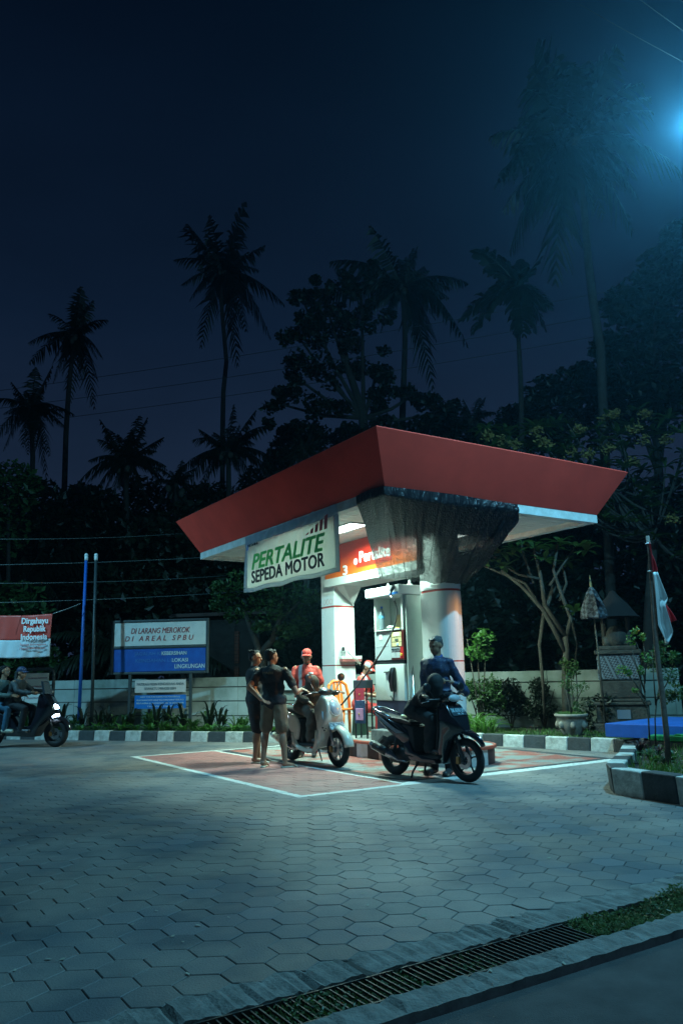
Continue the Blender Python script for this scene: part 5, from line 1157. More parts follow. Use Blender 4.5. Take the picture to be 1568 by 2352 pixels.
def fender(par, m, cx, cz, R0, a0, a1, w_, name_='fender', tip=0, n=16):
    m_ = MB(); vs = []; q = 7
    for i in range(n+1):
        a_ = R(a0+(a1-a0)*i/n); ww = w_*(1-tip*max(0, 1-i/(n*.4)))
        for j in range(q):
            t = -1+2*j/(q-1); rr_ = R0-.05*abs(t)**2.2; vs.append((cx+rr_*math.cos(a_), ww*t, cz+rr_*math.sin(a_)))
    m_.add(vs, [(i*q+j, i*q+j+1, (i+1)*q+j+1, (i+1)*q+j) for i in range(n) for j in range(q-1)]); return m_.obj(name_, m, par, smooth=True, solid=.006)
def mirror(par, side, base_, top, rad, m):
    m_ = MB(); m_.tube([base_, Vector(base_).lerp(Vector(top), .5)+Vector((.02, side*.02, .01)), top], .007, 6)
    o = m_.obj('mirror', m, par, smooth=True)
    m_ = MB(); m_.ell(Vector(top)+Vector((.01, side*.02, .02)), (.022, rad*1.15, rad), n=16, k=8); m_.obj('mirror_housing', M_black if m is not M_chrome else M_dgrey, o, smooth=True)
    m_ = MB(); m_.lathe([(0, -.001), (rad*.86, 0)], 16, (0, 0, 0), 'x'); g = m_.obj('mirror_glass', M_chrome, o, Vector(top)+Vector((-.0145, side*.02, .02)), (0, 0, 0)); return o
def scooter(style, label, loc, yaw, roll=0, pitch=0, steer=0):
    t = thing('motor_scooter', label, 'scooter', loc, Euler((roll, pitch, yaw)))
    W = M_wpaint if style == 'white' else M_bpaint; Rw = .25 if style == 'white' else .262; fx, rx = .62, -.62
    wheel('front', t, fx, Rw, .095 if style == 'white' else .085, 8 if style == 'white' else 5, True, M_metal if style == 'white' else M_dgrey)
    wheel('rear', t, rx, Rw, .105, 8 if style == 'white' else 5, False, M_dgrey)
    for s in (-1, 1): MB().tube([(fx, s*.065, Rw), (fx-.06, s*.065, Rw+.17), (fx-.17, s*.05, .66)], [.019, .022, .022], 8).obj('fork', M_dgrey if style != 'white' else M_metal, t, smooth=True)
    m_ = MB(); m_.slab([(-.70, .20, .05), (-.50, .17, .11), (-.22, .22, .12), (-.18, .34, .11), (-.45, .38, .10), (-.66, .30, .06)]); m_.obj('engine', M_dgrey, t, bevel=.02, bseg=3)
    MB().tube([(rx, -.09, Rw), (-.50, -.12, .36), (-.44, -.12, .55)], [.02, .026, .02], 8).obj('rear_shock', M_darkmetal, t, smooth=True)
    # exhaust on the right
    m_ = MB(); m_.tube([(-.28, -.13, .20), (-.40, -.16, .22), (-.47, -.175, .26), (-.52, -.18, .29), (-.86, -.185, .40), (-.90, -.185, .41)], [.018, .020, .035, .062, .058, .03], 14); ex = m_.obj('exhaust', M_pipe if style != 'white' else M_chrome, t, smooth=True)
    m_ = MB(); m_.tube([(-.56, -.205, .315), (-.80, -.21, .39)], [.052, .050], 12); m_.obj('heat_shield', M_black if style != 'white' else M_wpaint, ex, smooth=True)
    m_ = MB(); m_.slab([(-.30, .265, .15), (.30, .265, .17), (.32, .30, .17), (-.30, .30, .15)]); m_.obj('floorboard', M_matblack, t, bevel=.008)
    m_ = MB(); m_.slab([(-.34, .30, .11), (-.12, .30, .13), (-.16, .64, .12), (-.36, .68, .12)]); m_.obj('inner_panel', M_matblack, t, bevel=.015)
    if style == 'white':
        m_ = MB(); m_.slab([(-.20, .40, .16), (-.17, .54, .165), (-.22, .64, .16), (-.34, .715, .155), (-.55, .75, .15), (-.76, .745, .12), (-.88, .70, .07), (-.87, .62, .08), (-.74, .545, .14), (-.58, .53, .165), (-.45, .50, .17), (-.36, .42, .17), (-.30, .34, .165), (-.23, .33, .16)]); m_.obj('rear_body', W, t, bevel=.045, bseg=5)
        for s in (-1, 1): MB().tube([(-.34, s*.150, .44), (-.29, s*.155, .30), (-.18, s*.155, .235), (.05, s*.155, .20), (.24, s*.155, .215), (.33, s*.160, .32), (.38, s*.165, .5)], [.035, .042, .036, .034, .036, .045, .05], 10).obj('floor_trim', W, t, smooth=True)
        m_ = MB(); m_.slab([(.27, .26, .13), (.34, .25, .15), (.42, .40, .18), (.47, .52, .19), (.55, .60, .17), (.585, .70, .15), (.57, .83, .13), (.49, .95, .11), (.38, 1.0, .10), (.31, .98, .11), (.33, .80, .17), (.35, .60, .18), (.31, .42, .16)]); ap = m_.obj('leg_shield', W, t, bevel=.05, bseg=5)
        m_ = MB(); m_.slab([(.25, .30, .12), (.29, .44, .14), (.325, .62, .155), (.30, .92, .12), (.27, .90, .10), (.28, .62, .13), (.22, .32, .11)]); m_.obj('inner_shield', M_matblack, t, bevel=.012)
        m_ = MB(); m_.ell((0, 0, 0), (.045, .088, .112), n=20, k=12); hl = m_.obj('headlight', M_lens, t, (.560, 0, .815), (0, R(-24), 0), smooth=True)
        m_ = MB(); P = [(.0, .096*math.cos(R(a_)), .122*math.sin(R(a_))) for a_ in range(0, 361, 15)]; m_.tube(P, .011, 6); m_.obj('lamp_ring', W, hl, (-.005, 0, 0), smooth=True)
        MB().ell((.035, .02, -.03), (.01, .012, .012)).obj('bulb', mat('amber_bulb', (.9, .5, .2), .3, emit=(1, .5, .15), es=.6), hl)
        for s in (-1, 1): m_ = MB(); m_.ell((0, 0, 0), (.02, .030, .075)); m_.obj('turn_signal', M_lens, t, (.485, s*.150, .715), (0, R(-22), R(s*30)), smooth=True)
        m_ = MB()
        for dx, dz, r_ in ((0, 0, .02), (.03, -.035, .02), (.055, -.01, .012)): m_.ell((.49+dx, -.168+dx*.3, .545+dz), (r_, .012, r_*.6))
        m_.obj('vents', M_black, t)
        fender(t, W, fx, Rw, .325, 8, 150, .085, 'front_fender')
        pl = (.615, 0, .565); pw, ph, tilt = .125, .052, -30; pm = mat('white_number_plate', (.62, .66, .64), .4); tm = mat('plate_dark_text', (.25, .28, .28), .5); tx = 'DK 2162'
        m_ = MB(); m_.slab([(-.20, .70, .11), (-.24, .735, .12), (-.38, .775, .125), (-.52, .785, .125), (-.70, .79, .11), (-.78, .775, .07), (-.70, .75, .10), (-.40, .74, .12)]); m_.obj('seat', M_seat, t, bevel=.02, bseg=4)
        m_ = MB(); m_.tube([(-.52, -.135, .765), (-.66, -.145, .81), (-.84, -.12, .835), (-.90, -.05, .84), (-.90, .05, .84), (-.84, .12, .835), (-.66, .145, .81), (-.52, .135, .765)], .014, 8); m_.obj('grab_rail', M_chrome, t, smooth=True)
        m_ = MB(); m_.tube([(-.35, -.168, .715), (-.55, -.165, .755), (-.70, -.14, .765)], .008, 6); m_.obj('side_strip', M_chrome, t, smooth=True)
        m_ = MB(); m_.ell((.34, 0, 1.035), (.085, .125, .048)); m_.obj('handlebar_cover', M_black, t, smooth=True)
        m_ = MB(); m_.ell((.31, 0, 1.075), (.05, .07, .022)); m_.obj('instrument', M_lens, t, smooth=True)
        hz_, hx_ = 1.03, .30; mc = M_chrome
    else:
        m_ = MB(); m_.slab([(-.22, .46, .12), (-.25, .60, .14), (-.40, .68, .135), (-.62, .74, .12), (-.86, .82, .09), (-.95, .835, .05), (-.93, .785, .06), (-.80, .69, .10), (-.60, .57, .135), (-.44, .49, .14), (-.34, .42, .13)]); rb_ = m_.obj('rear_body', W, t, bevel=.022, bseg=3)
        for s in (-1, 1):
            m_ = MB(); y = s*.146
            m_.add([(-.30, y, .565), (-.47, y*.97, .62), (-.70, y*.84, .725), (-.90, y*.62, .815), (-.86, y*.66, .765), (-.64, y*.90, .65), (-.44, y*1.0, .555)], [(0, 1, 2, 3, 4, 5, 6)]); m_.obj('side_decal', M_decal, rb_, solid=.004)
        m_ = MB(); m_.slab([(-.33, .42, .14), (-.30, .30, .15), (-.18, .22, .155), (.08, .20, .16), (.25, .20, .15), (.22, .28, .16), (0, .29, .17), (-.14, .34, .165), (-.22, .47, .15)]); m_.obj('lower_fairing', W, t, bevel=.015, bseg=3)
        m_ = MB(); m_.slab([(.22, .22, .10), (.33, .20, .10), (.37, .36, .14), (.45, .48, .17), (.56, .56, .13), (.66, .60, .05), (.62, .70, .09), (.53, .80, .15), (.45, .92, .14), (.36, .965, .10), (.30, .93, .11), (.34, .75, .16), (.34, .58, .17), (.27, .40, .14)]); m_.obj('leg_shield', W, t, bevel=.02, bseg=3)
        m_ = MB(); m_.slab([(.22, .30, .11), (.265, .44, .13), (.305, .62, .145), (.28, .90, .11), (.25, .88, .10), (.25, .60, .12), (.19, .32, .10)]); m_.obj('inner_shield', M_matblack, t, bevel=.012)
        for s in (-1, 1):
            m_ = MB(); m_.slab([(.42, .70, .012), (.50, .62, .014), (.60, .60, .010), (.545, .655, .012), (.46, .735, .008)]); o = m_.obj('turn_signal', M_lens, t, (0, s*.125, -.02), (0, 0, R(-s*11)), bevel=.005)
            m_ = MB(); m_.slab([(.37, .90, .006), (.44, .84, .006), (.47, .76, .006), (.44, .76, .006), (.385, .83, .006)]); m_.obj('silver_flash', M_decal, t, (0, s*.137, 0), (0, 0, R(-s*5)))
        MB().box(.58, .625, -.045, .045, .625, .65).obj('air_intake', M_matblack, t)
        fender(t, W, fx-.01, Rw+.02, .345, 28, 138, .080, 'front_fender', .8)
        MB().tube([(.50, -.06, .50), (.55, -.09, .38), (.60, -.075, .28)], .006, 5).obj('brake_hose', M_matblack, t)
        pl = (.515, 0, .835); pw, ph, tilt = .125, .058, -38; pm = mat('black_number_plate', (.022, .045, .06), .35); tm = mat('plate_light_text', (.42, .60, .68), .5); tx = 'DK 6310 LM'
        m_ = MB(); m_.slab([(-.20, .66, .10), (-.22, .70, .12), (-.36, .74, .125), (-.55, .755, .12), (-.78, .795, .10), (-.84, .80, .07), (-.70, .745, .11), (-.42, .69, .12)]); m_.obj('seat', M_seat, t, bevel=.016, bseg=4)
        m_ = MB(); m_.tube([(-.56, -.130, .755), (-.74, -.14, .815), (-.90, -.11, .865), (-.965, -.04, .88), (-.965, .04, .88), (-.90, .11, .865), (-.74, .14, .815), (-.56, .130, .755)], .016, 8); m_.obj('grab_rail', M_pipe, t, smooth=True)
        m_ = MB(); m_.slab([(.24, .955, .05), (.28, 1.035, .07), (.38, 1.065, .09), (.475, 1.03, .10), (.49, .965, .09), (.42, .93, .08), (.32, .93, .06)]); m_.obj('handlebar_cover', W, t, bevel=.02, bseg=3)
        m_ = MB(); m_.ell((0, 0, 0), (.035, .105, .048), n=20, k=10); m_.obj('headlight', M_lens, t, (.470, -.0, 1.0), (0, R(-18), 0), smooth=True)
        m_ = MB(); m_.tube([(-.66, 0, .42), (-.80, 0, .46), (-.98, 0, .34)], [.05, .06, .05], 6); m_.obj('mudguard', M_matblack, t)
        for s in (-1, 1):
            m_ = MB(); m_.tube([(-.13, s*.07, .20), (-.20, s*.11, .08), (-.19, s*.15, .012)], [.016, .014, .012], 6); m_.obj('centre_stand', M_matblack, t, smooth=True)
        hz_, hx_ = .985, .27; mc = M_black
    P = MB().box(-.004, .004, -pw, pw, -ph, ph).obj('number_plate', pm, t, pl, (0, R(tilt), 0))
    text(tx, .055, tm, P, (.0052, 0, .014), (R(90), 0, R(90)), pw*1.8, bold=.02)
    text('09 . 26', .026, tm, P, (.0052, .02, -.036), (R(90), 0, R(90)), pw*.8, bold=.02)
    m_ = MB(); m_.tube([(hx_-.05, -.345, hz_-.01), (hx_-.02, -.24, hz_), (hx_+.03, -.12, hz_+.0), (hx_+.03, .12, hz_), (hx_-.02, .24, hz_), (hx_-.05, .345, hz_-.01)], .012, 8); m_.obj('handlebar', M_darkmetal, t, smooth=True)
    for s in (-1, 1):
        MB().tube([(hx_-.052, s*.35, hz_-.01), (hx_-.022, s*.235, hz_)], .018, 10).obj('grip', M_rubber, t, smooth=True)
        MB().tube([(hx_+.01, s*.20, hz_+.0), (hx_+.035, s*.26, hz_-.01), (hx_+.0, s*.38, hz_-.03)], [.008, .007, .008], 6).obj('brake_lever', M_chrome, t, smooth=True)
        mirror(t, s, (hx_+.03, s*.18, hz_+.015), (hx_+.03, s*(.27 if style == 'white' else .29), hz_+(.19 if style == 'white' else .13)), .058, mc)
    if style == 'white': MB().tube([(-.10, .14, .20), (-.16, .24, .01)], .012, 6).obj('side_stand', M_darkmetal, t, smooth=True)
    MB().ell((-.89 if style == 'white' else -.955, 0, .66 if style == 'white' else .80), (.03, .07, .035)).obj('tail_light', mat('tail_red', (.35, .01, .01), .15), t, smooth=True)
    return t
def place(f, r_):
    a_ = gnd(*f); b_ = gnd(*r_); d = (a_-b_); return (a_+b_)/2, math.atan2(d.y, d.x)
wloc, wyaw_ = place((783, 1762), (685, 1748)); wloc += Vector((-.065, .05, 0))
scw = scooter('white', 'cream white retro scooter being refuelled, with an oval headlight', wloc, wyaw_, R(1))
bloc, byaw = place((1082, 1800), (905, 1779)); bloc += Vector((.0, .03, 0))
scb = scooter('black', 'black scooter on its centre stand with a chrome exhaust and silver flash on its tail', bloc, byaw, 0, R(-.6)); scb.scale = (.98, .98, .965)
cl_ = MB(); cl_.ell((0, 0, 0), (.10, .07, .014)); cl_.ell((.07, .02, .008), (.05, .05, .012))
def bikept(o_loc, yaw, x, y, z): return Vector(o_loc)+Vector((math.cos(yaw)*x-math.sin(yaw)*y, math.sin(yaw)*x+math.cos(yaw)*y, z))
tag(cl_.obj('folded_cloth', mat('pale_yellow_cloth', (.62, .60, .38), .85, bump=.4, nscale=30), None, bikept(bloc, byaw, -.38, 0, .735), (0, R(8), byaw), remesh=.01), 'folded pale yellow cloth lying on the seat of the black scooter', 'cloth')
# passing scooter at the left
def moving_scooter(label, loc, yaw):
    t = thing('motor_scooter', label, 'scooter', loc, yaw)
    wheel('front', t, .70, .26, .11, 6, True, M_dgrey); wheel('rear', t, -.70, .26, .13, 6, False, M_dgrey)
    for s in (-1, 1): MB().tube([(.70, s*.075, .26), (.52, s*.06, .68)], .022, 8).obj('fork', M_dgrey, t, smooth=True)
    m_ = MB(); m_.slab([(-.35, .22, .14), (.30, .20, .14), (.42, .40, .19), (.56, .52, .20), (.72, .64, .10), (.66, .80, .15), (.52, .98, .17), (.40, 1.06, .12), (.34, .98, .12), (.32, .62, .17), (.22, .42, .15), (-.08, .38, .14), (-.22, .60, .16), (-.70, .72, .14), (-.98, .86, .08), (-1.0, .78, .08), (-.80, .55, .14), (-.50, .42, .16)])
    m_.obj('fairing', M_bpaint, t, bevel=.02, bseg=3)
    m_ = MB(); m_.slab([(-.20, .66, .12), (-.24, .72, .14), (-.45, .76, .15), (-.62, .86, .14), (-.96, .90, .10), (-.90, .82, .12), (-.50, .68, .14)]); m_.obj('seat', M_seat, t, bevel=.02, bseg=3)
    m_ = MB(); m_.slab([(.42, 1.04, .10), (.50, 1.02, .14), (.42, 1.26, .11), (.36, 1.27, .09)]); m_.obj('windscreen', mat('smoked_screen', (.05, .07, .09), .1, trans=.4), t, bevel=.006)
    fender(t, M_bpaint, .70, .26, .335, 10, 130, .085, 'front_fender', .3)
    m_ = MB(); m_.tube([(-.35, -.15, .24), (-.55, -.18, .28), (-1.0, -.19, .42)], [.03, .07, .06], 12); m_.obj('exhaust', M_darkmetal, t, smooth=True)
    m_ = MB(); m_.tube([(.30, -.36, 1.05), (.38, -.15, 1.04), (.38, .15, 1.04), (.30, .36, 1.05)], .014, 8); m_.obj('handlebar', M_darkmetal, t, smooth=True)
    M_hl = mat('lit_headlamp', (.9, .95, 1), .3, emit=(.55, .75, 1.0), es=16)
    for s in (-1, 1):
        m_ = MB(); m_.slab([(.56, .86, .03), (.655, .80, .035), (.70, .74, .02), (.66, .72, .02), (.60, .775, .03)]); m_.obj('headlight', M_hl, t, (0.035, s*.12, 0), (0, 0, R(-s*14)), bevel=.006)
        m_ = MB(); m_.slab([(.60, .64, .03), (.68, .66, .03), (.70, .59, .02), (.63, .55, .03)]); m_.obj('lower_headlight', M_hl, t, (0.04, s*.11, 0), (0, 0, R(-s*14)), bevel=.006)
    return t
mf = gnd(128, 1716); myaw = R(-11); mloc = mf-Vector((math.cos(myaw), math.sin(myaw), 0))*.70
scm = moving_scooter('big black scooter with lit headlights riding in from the left edge', mloc, myaw)
def pt_light(loc, tgt, power, col, cone=100): return spot('headlamp_beam', loc, tgt, power, col, cone, .8, .04)
pt_light(bikept(mloc, myaw, .80, 0, .76), bikept(mloc, myaw, 5, 0, -.3), 14, (.7, .85, 1))

# ================================================================= PEOPLE
def human(label, loc, yaw, scale=1.0, J=None, wear=(), head=(0, 0), hair='short', skin=None, lean=0, hands=(('d', None), ('d', None)), legs=True, vox=.0068):
    loc = Vector(loc); t = thing('person', label, 'person', loc, yaw, None, 1.0)
    inv = (Matrix.Translation(loc) @ Matrix.Rotation(yaw, 4, 'Z')).inverted()
    D = dict(P=(0, 0, .95), M=(0, .0, 1.12), C=(0, .0, 1.29), N=(0, 0, 1.43), H=(0, .015, 1.578),
             sL=(-.168, 0, 1.375), eL=(-.215, -.02, 1.11), wL=(-.225, .05, .875), sR=(.168, 0, 1.375), eR=(.215, -.02, 1.11), wR=(.225, .05, .875),
             hL=(-.085, 0, .90), kL=(-.10, .02, .49), aL=(-.105, -.01, .085), tL=(-.125, .14, .028), hR=(.085, 0, .90), kR=(.10, .02, .49), aR=(.105, -.01, .085), tR=(.125, .14, .028))
    D = {k: Vector(v)*scale for k, v in D.items()}
    if J:
        for k, v in J.items():
            v = Vector(v[1]) if isinstance(v, tuple) and v[0] == 'w' else (Vector(v)*scale)
            D[k] = inv @ v if isinstance(J[k], tuple) and J[k][0] == 'w' else v
    j = D; sc_ = scale
    up = (j['N']-j['P']).normalized(); xr = (j['sR']-j['sL']).normalized(); yf = up.cross(xr).normalized(); xr = yf.cross(up)
    TR = Matrix((xr, yf, up)).transposed()
    def torso(m_, g, top=True):
        m_.ell(j['P'], ((.165+g)*sc_, (.115+g)*sc_, (.13+g)*sc_), TR); m_.ell(j['M'], ((.155+g)*sc_, (.110+g)*sc_, (.17+g)*sc_), TR)
        m_.ell(j['C'], ((.180+g)*sc_, (.120+g)*sc_, (.15+g)*sc_), TR); m_.capsule(j['P'], (.11+g)*sc_, j['C'], (.105+g)*sc_)
        m_.capsule(j['sL']+xr*.035*sc_-up*.015*sc_, (.050+g*.8)*sc_, j['sR']-xr*.035*sc_-up*.015*sc_, (.050+g*.8)*sc_); m_.capsule(j['C']+up*.05*sc_, (.10+g)*sc_, j['N']-up*.01*sc_, (.058+g*.4)*sc_)
    HR = (Matrix.Rotation(R(head[0]), 3, 'Z') @ Matrix.Rotation(R(head[1]), 3, 'X'))
    Hc = j['H']
    def hp(x, y, z): return Hc+HR @ (Vector((x, y, z))*sc_)
    m_ = MB(); torso(m_, -.012)
    m_.capsule(j['N']-up*.03*sc_, .064*sc_, Hc+HR @ Vector((0, -.015, -.05))*sc_, .050*sc_)
    m_.ell(hp(0, -.008, .022), (.080*sc_, .097*sc_, .092*sc_), HR); m_.ell(hp(0, .026, -.035), (.064*sc_, .066*sc_, .082*sc_), HR); m_.ell(hp(0, .045, -.082), (.032*sc_, .03*sc_, .026*sc_), HR)
    m_.capsule(hp(0, .086, .008), .011*sc_, hp(0, .104, -.026), .014*sc_); m_.ell(hp(0, .078, .024), (.052*sc_, .014*sc_, .010*sc_), HR); m_.ell(hp(0, .083, -.058), (.026*sc_, .012*sc_, .010*sc_), HR)
    for s in (-1, 1): m_.ell(hp(s*.076, -.012, -.008), (.011*sc_, .020*sc_, .031*sc_), HR)
    for s in ('L', 'R'):
        m_.capsule(j['s'+s], .052*sc_, j['e'+s], .041*sc_); m_.capsule(j['e'+s], .041*sc_, j['w'+s], .028*sc_); m_.capsule(j['e'+s].lerp(j['w'+s], .25), .038*sc_, j['e'+s].lerp(j['w'+s], .45), .033*sc_)
        if legs:
            m_.capsule(j['h'+s], .088*sc_, j['k'+s], .058*sc_); m_.capsule(j['k'+s], .056*sc_, j['a'+s], .037*sc_)
            cf = j['k'+s].lerp(j['a'+s], .3)-yf*.018*sc_; m_.ell(cf, (.054*sc_, .056*sc_, .115*sc_))
            m_.capsule(j['a'+s]-Vector((0, 0, .03))*sc_-(j['t'+s]-j['a'+s]).normalized()*.02*sc_, .036*sc_, j['t'+s], .026*sc_)
            tt = (j['t'+s]-j['a'+s]).normalized(); lt = tt.cross(Vector((0, 0, 1))).normalized()
            for q in range(5): m_.capsule(j['t'+s]+lt*(q-2)*.017*sc_, .011*sc_, j['t'+s]+lt*(q-2)*.018*sc_+tt*.038*sc_+Vector((0, 0, -.006)), .009*sc_)
        # hand: palm, four bent fingers of different length, thumb from the side of the palm
        i_ = 0 if s == 'L' else 1; hd = hands[i_]; fd = (j['w'+s]-j['e'+s]).normalized()
        d = (inv.to_3x3() @ Vector(hd[1])).normalized() if hd[1] is not None else fd
        lat = d.cross(Vector((0, 0, 1)));
        if lat.length < .3: lat = yf*(1 if s == 'L' else 1)
        if hd[0] == 'd': lat = yf.copy()
        lat = (lat-d*lat.dot(d)).normalized(); nrm = d.cross(lat).normalized(); curl = .5 if hd[0] != 'g' else 1.15
        if nrm.z > 0 and hd[0] == 'g': nrm = -nrm
        if hd[0] == 'd' and nrm.dot(j['P']-j['w'+s]) < 0: nrm = -nrm
        w_ = j['w'+s]; hm = Matrix((lat, nrm, d)).transposed()
        m_.ell(w_+d*.048*sc_, (.038*sc_, .015*sc_, .050*sc_), hm); m_.capsule(w_, .023*sc_, w_+d*.03*sc_, .022*sc_)
        for q, ln in enumerate((.062, .074, .070, .054)):
            b_ = w_+(d*.088+lat*(-.031+.0205*q))*sc_; a1 = (d*math.cos(curl*.45)+nrm*math.sin(curl*.45)+lat*(q-1.5)*.06).normalized(); k1 = b_+a1*ln*.5*sc_
            a2 = (d*math.cos(curl*1.3)+nrm*math.sin(curl*1.3)).normalized(); m_.capsule(b_-d*.02*sc_, .0095*sc_, k1, .0088*sc_, 7); m_.capsule(k1, .0088*sc_, k1+a2*ln*.5*sc_, .0075*sc_, 7)
        tb_ = w_+(d*.028-lat*.032)*sc_; t1 = tb_+(d*.6-lat*.75+nrm*.25).normalized()*.036*sc_; m_.capsule(tb_, .012*sc_, t1, .010*sc_, 7); m_.capsule(t1, .010*sc_, t1+(d*.9-lat*.15+nrm*.4).normalized()*.028*sc_, .0085*sc_, 7)
    body = m_.obj('body', skin or M_skin, t, remesh=vox, sm=3)
    for s in (-1, 1): MB().ell(hp(s*.031, .083, .004), (.013*sc_, .006*sc_, .006*sc_), HR).obj('eye', mat('eye_dark', (.02, .015, .012), .2), t, smooth=True)
    if hair in ('short', 'tousled', 'grey'):
        m_ = MB(); m_.ell(hp(0, -.028, .052), (.084*sc_, .094*sc_, .074*sc_), HR); m_.ell(hp(0, -.052, .008), (.081*sc_, .060*sc_, .066*sc_), HR)
        rr_ = random.Random(len(label))
        for q in range(26 if hair != 'grey' else 12): m_.ell(hp(rr_.uniform(-.06, .06), rr_.uniform(-.09, .055), .092+rr_.uniform(-.012, .022 if hair == 'tousled' else .002)), (.022*sc_, .025*sc_, .018*sc_), HR, 8, 5)
        m_.obj('hair', M_hair if hair != 'grey' else mat('greying_hair', (.085, .09, .095), .5, noise=.6, nscale=30, bump=.6), t, remesh=.009, sm=2)
    if hair == 'cap':
        m_ = MB(); m_.ell(hp(0, -.035, .0), (.080*sc_, .070*sc_, .06*sc_), HR); m_.obj('hair', M_hair, t, remesh=.009, sm=2)
        mc_ = wear_cap[0] if wear_cap else MATS['uniform_red']; m_ = MB(); m_.ell(hp(0, -.008, .055), (.086*sc_, .102*sc_, .080*sc_), HR)
        cp = m_.obj('cap', mc_, t, remesh=.009, sm=2)
        m_ = MB(); vs = []
        for k in range(9):
            a_ = R(-62+k*15.5); x, y = math.sin(a_), math.cos(a_); vs += [hp(.078*x, -.008+.094*y, .040), hp(.090*x, .02+.150*y, .018+.02*x*x*-1)]
        m_.add(vs, [(2*k, 2*k+1, 2*k+3, 2*k+2) for k in range(8)]); m_.obj('visor', mc_, cp, smooth=True, solid=.006)
    for g in wear:
        kind, m, opt = g[0], g[1], (g[2] if len(g) > 2 else {})
        m_ = MB(); v_ = .011
        if kind == 'shirt':
            torso(m_, .020); sl = opt.get('sleeve', .6)
            m_.ell(j['P']+up*.01, (.190*sc_, .140*sc_, .10*sc_), TR); m_.capsule(j['hL']+up*.045*sc_, .124*sc_, j['hR']+up*.045*sc_, .124*sc_)
            for s in ('L', 'R'):
                e_ = j['s'+s].lerp(j['e'+s], min(1, sl)); m_.capsule(j['s'+s]-up*.012*sc_, .060*sc_, e_, (.068 if sl < 1 else .056)*sc_)
                if sl > 1: m_.capsule(j['e'+s], .056*sc_, j['e'+s].lerp(j['w'+s], .92), .040*sc_)
            o = m_.obj(opt.get('name', 'shirt'), m, t, remesh=v_, sm=5); fold(o, .018)
            if opt.get('collar'):
                c_ = MB(); P = [j['N']+TR @ Vector((.066*math.cos(R(a_)), .066*math.sin(R(a_))-.0, .012-.022*math.sin(R(a_))))*sc_ for a_ in range(-250, 71, 20)]; c_.tube(P, .015*sc_, 6); c_.obj('collar', opt['collar'], o, smooth=True)
            if opt.get('stripe'):
                c_ = MB(); vs = []
                for q in range(13):
                    z = q/12; c0 = j['C'].lerp(j['P'], z*1.05)+up*(.085*(1-z))*sc_; wy = (.125-.02*abs(z-.2)+(.0 if q else -.035))*sc_; xs = .085*sc_
                    n_ = MB()
                    vs += [c0+xr*(xs-.032*sc_)+yf*(wy+.012*sc_), c0+xr*(xs+.032*sc_)+yf*(wy-.004*sc_)]
                c_.add(vs, [(2*q, 2*q+1, 2*q+3, 2*q+2) for q in range(12)]); c_.obj('white_stripe', opt['stripe'], o, smooth=True, solid=.012)
                c_ = MB(); c0 = j['C']+up*.035*sc_-xr*.075*sc_+yf*.128*sc_; c_.add([c0-xr*.04, c0+xr*.04, c0+xr*.04+up*.022, c0-xr*.04+up*.022], [(0, 1, 2, 3)]); c0 = c0-up*.06; c_.add([c0-xr*.035, c0+xr*.03, c0+xr*.03+up*.045, c0-xr*.035+up*.045], [(0, 1, 2, 3)]); c_.obj('name_badge', M_wlet, o, solid=.006)
        elif kind in ('shorts', 'trousers'):
            tt = opt.get('len', 1.0); m_.ell(j['P'], (.170*sc_, .122*sc_, .11*sc_), TR); m_.capsule(j['hL'], .098*sc_, j['hR'], .098*sc_)
            for s in ('L', 'R'):
                if tt < 1: m_.capsule(j['h'+s], .108*sc_, j['h'+s].lerp(j['k'+s], tt), .098*sc_)
                else: m_.capsule(j['h'+s], .098*sc_, j['k'+s], .070*sc_); m_.capsule(j['k'+s], .070*sc_, j['a'+s]+Vector((0, 0, .0)), .055*sc_)
            fold(m_.obj(kind, m, t, remesh=v_, sm=5), .016)
        elif kind == 'robe':
            torso(m_, .03); m_.capsule(j['hL'], .12*sc_, j['hR'], .12*sc_)
            for s in ('L', 'R'):
                m_.capsule(j['s'+s], .075*sc_, j['e'+s], .065*sc_); m_.capsule(j['e'+s], .065*sc_, j['e'+s].lerp(j['w'+s], .9), .045*sc_)
                m_.capsule(j['h'+s], .12*sc_, j['k'+s], .095*sc_); m_.capsule(j['k'+s], .095*sc_, j['a'+s], .085*sc_)
            m_.capsule(j['kL'], .09*sc_, j['kR'], .09*sc_)
            fold(m_.obj('robe', m, t, remesh=.014, sm=6), .03)
        elif kind == 'headscarf':
            m_.ell(hp(0, -.01, .02), (.126*sc_, .142*sc_, .140*sc_), HR); m_.capsule(hp(0, -.02, -.03), .125*sc_, j['N']-up*.02, .150*sc_); m_.ell(j['N']-up*.10*sc_, (.20*sc_, .17*sc_, .17*sc_), TR)
            m_.obj('headscarf', m, t, remesh=.012, sm=6)
        elif kind in ('sandals', 'shoes'):
            for s in ('L', 'R'):
                n_ = MB(); a_, b_ = j['a'+s], j['t'+s]; dd = (b_-a_); dd.z = 0; dd.normalize(); q_ = Vector((0, 0, -1))
                if kind == 'sandals': n_.capsule(Vector((a_.x, a_.y, .016))-dd*.03*sc_, .036*sc_, Vector((b_.x, b_.y, .016))+dd*.035*sc_, .040*sc_); o = n_.obj('sandal', m, t, remesh=.009, sm=2); o.scale.z = .55
                else: n_.capsule(a_-Vector((0, 0, .035))*sc_-dd*.03*sc_, .044*sc_, b_+dd*.04*sc_+Vector((0, 0, .006)), .036*sc_); n_.obj('shoe', m, t, remesh=.009, sm=2)
        elif kind == 'backprint':
            n_ = text(opt['t'], .035*sc_, m, t, (j['C']+up*.05*sc_-yf*.148*sc_), Euler((R(90)-lean, 0, 0)), .17, bold=.02, name='shirt_lettering')
    return t
wear_cap = []
TEXF = bpy.data.textures.new('cloth_folds', 'CLOUDS'); TEXF.noise_scale = .11; TEXF.noise_depth = 1
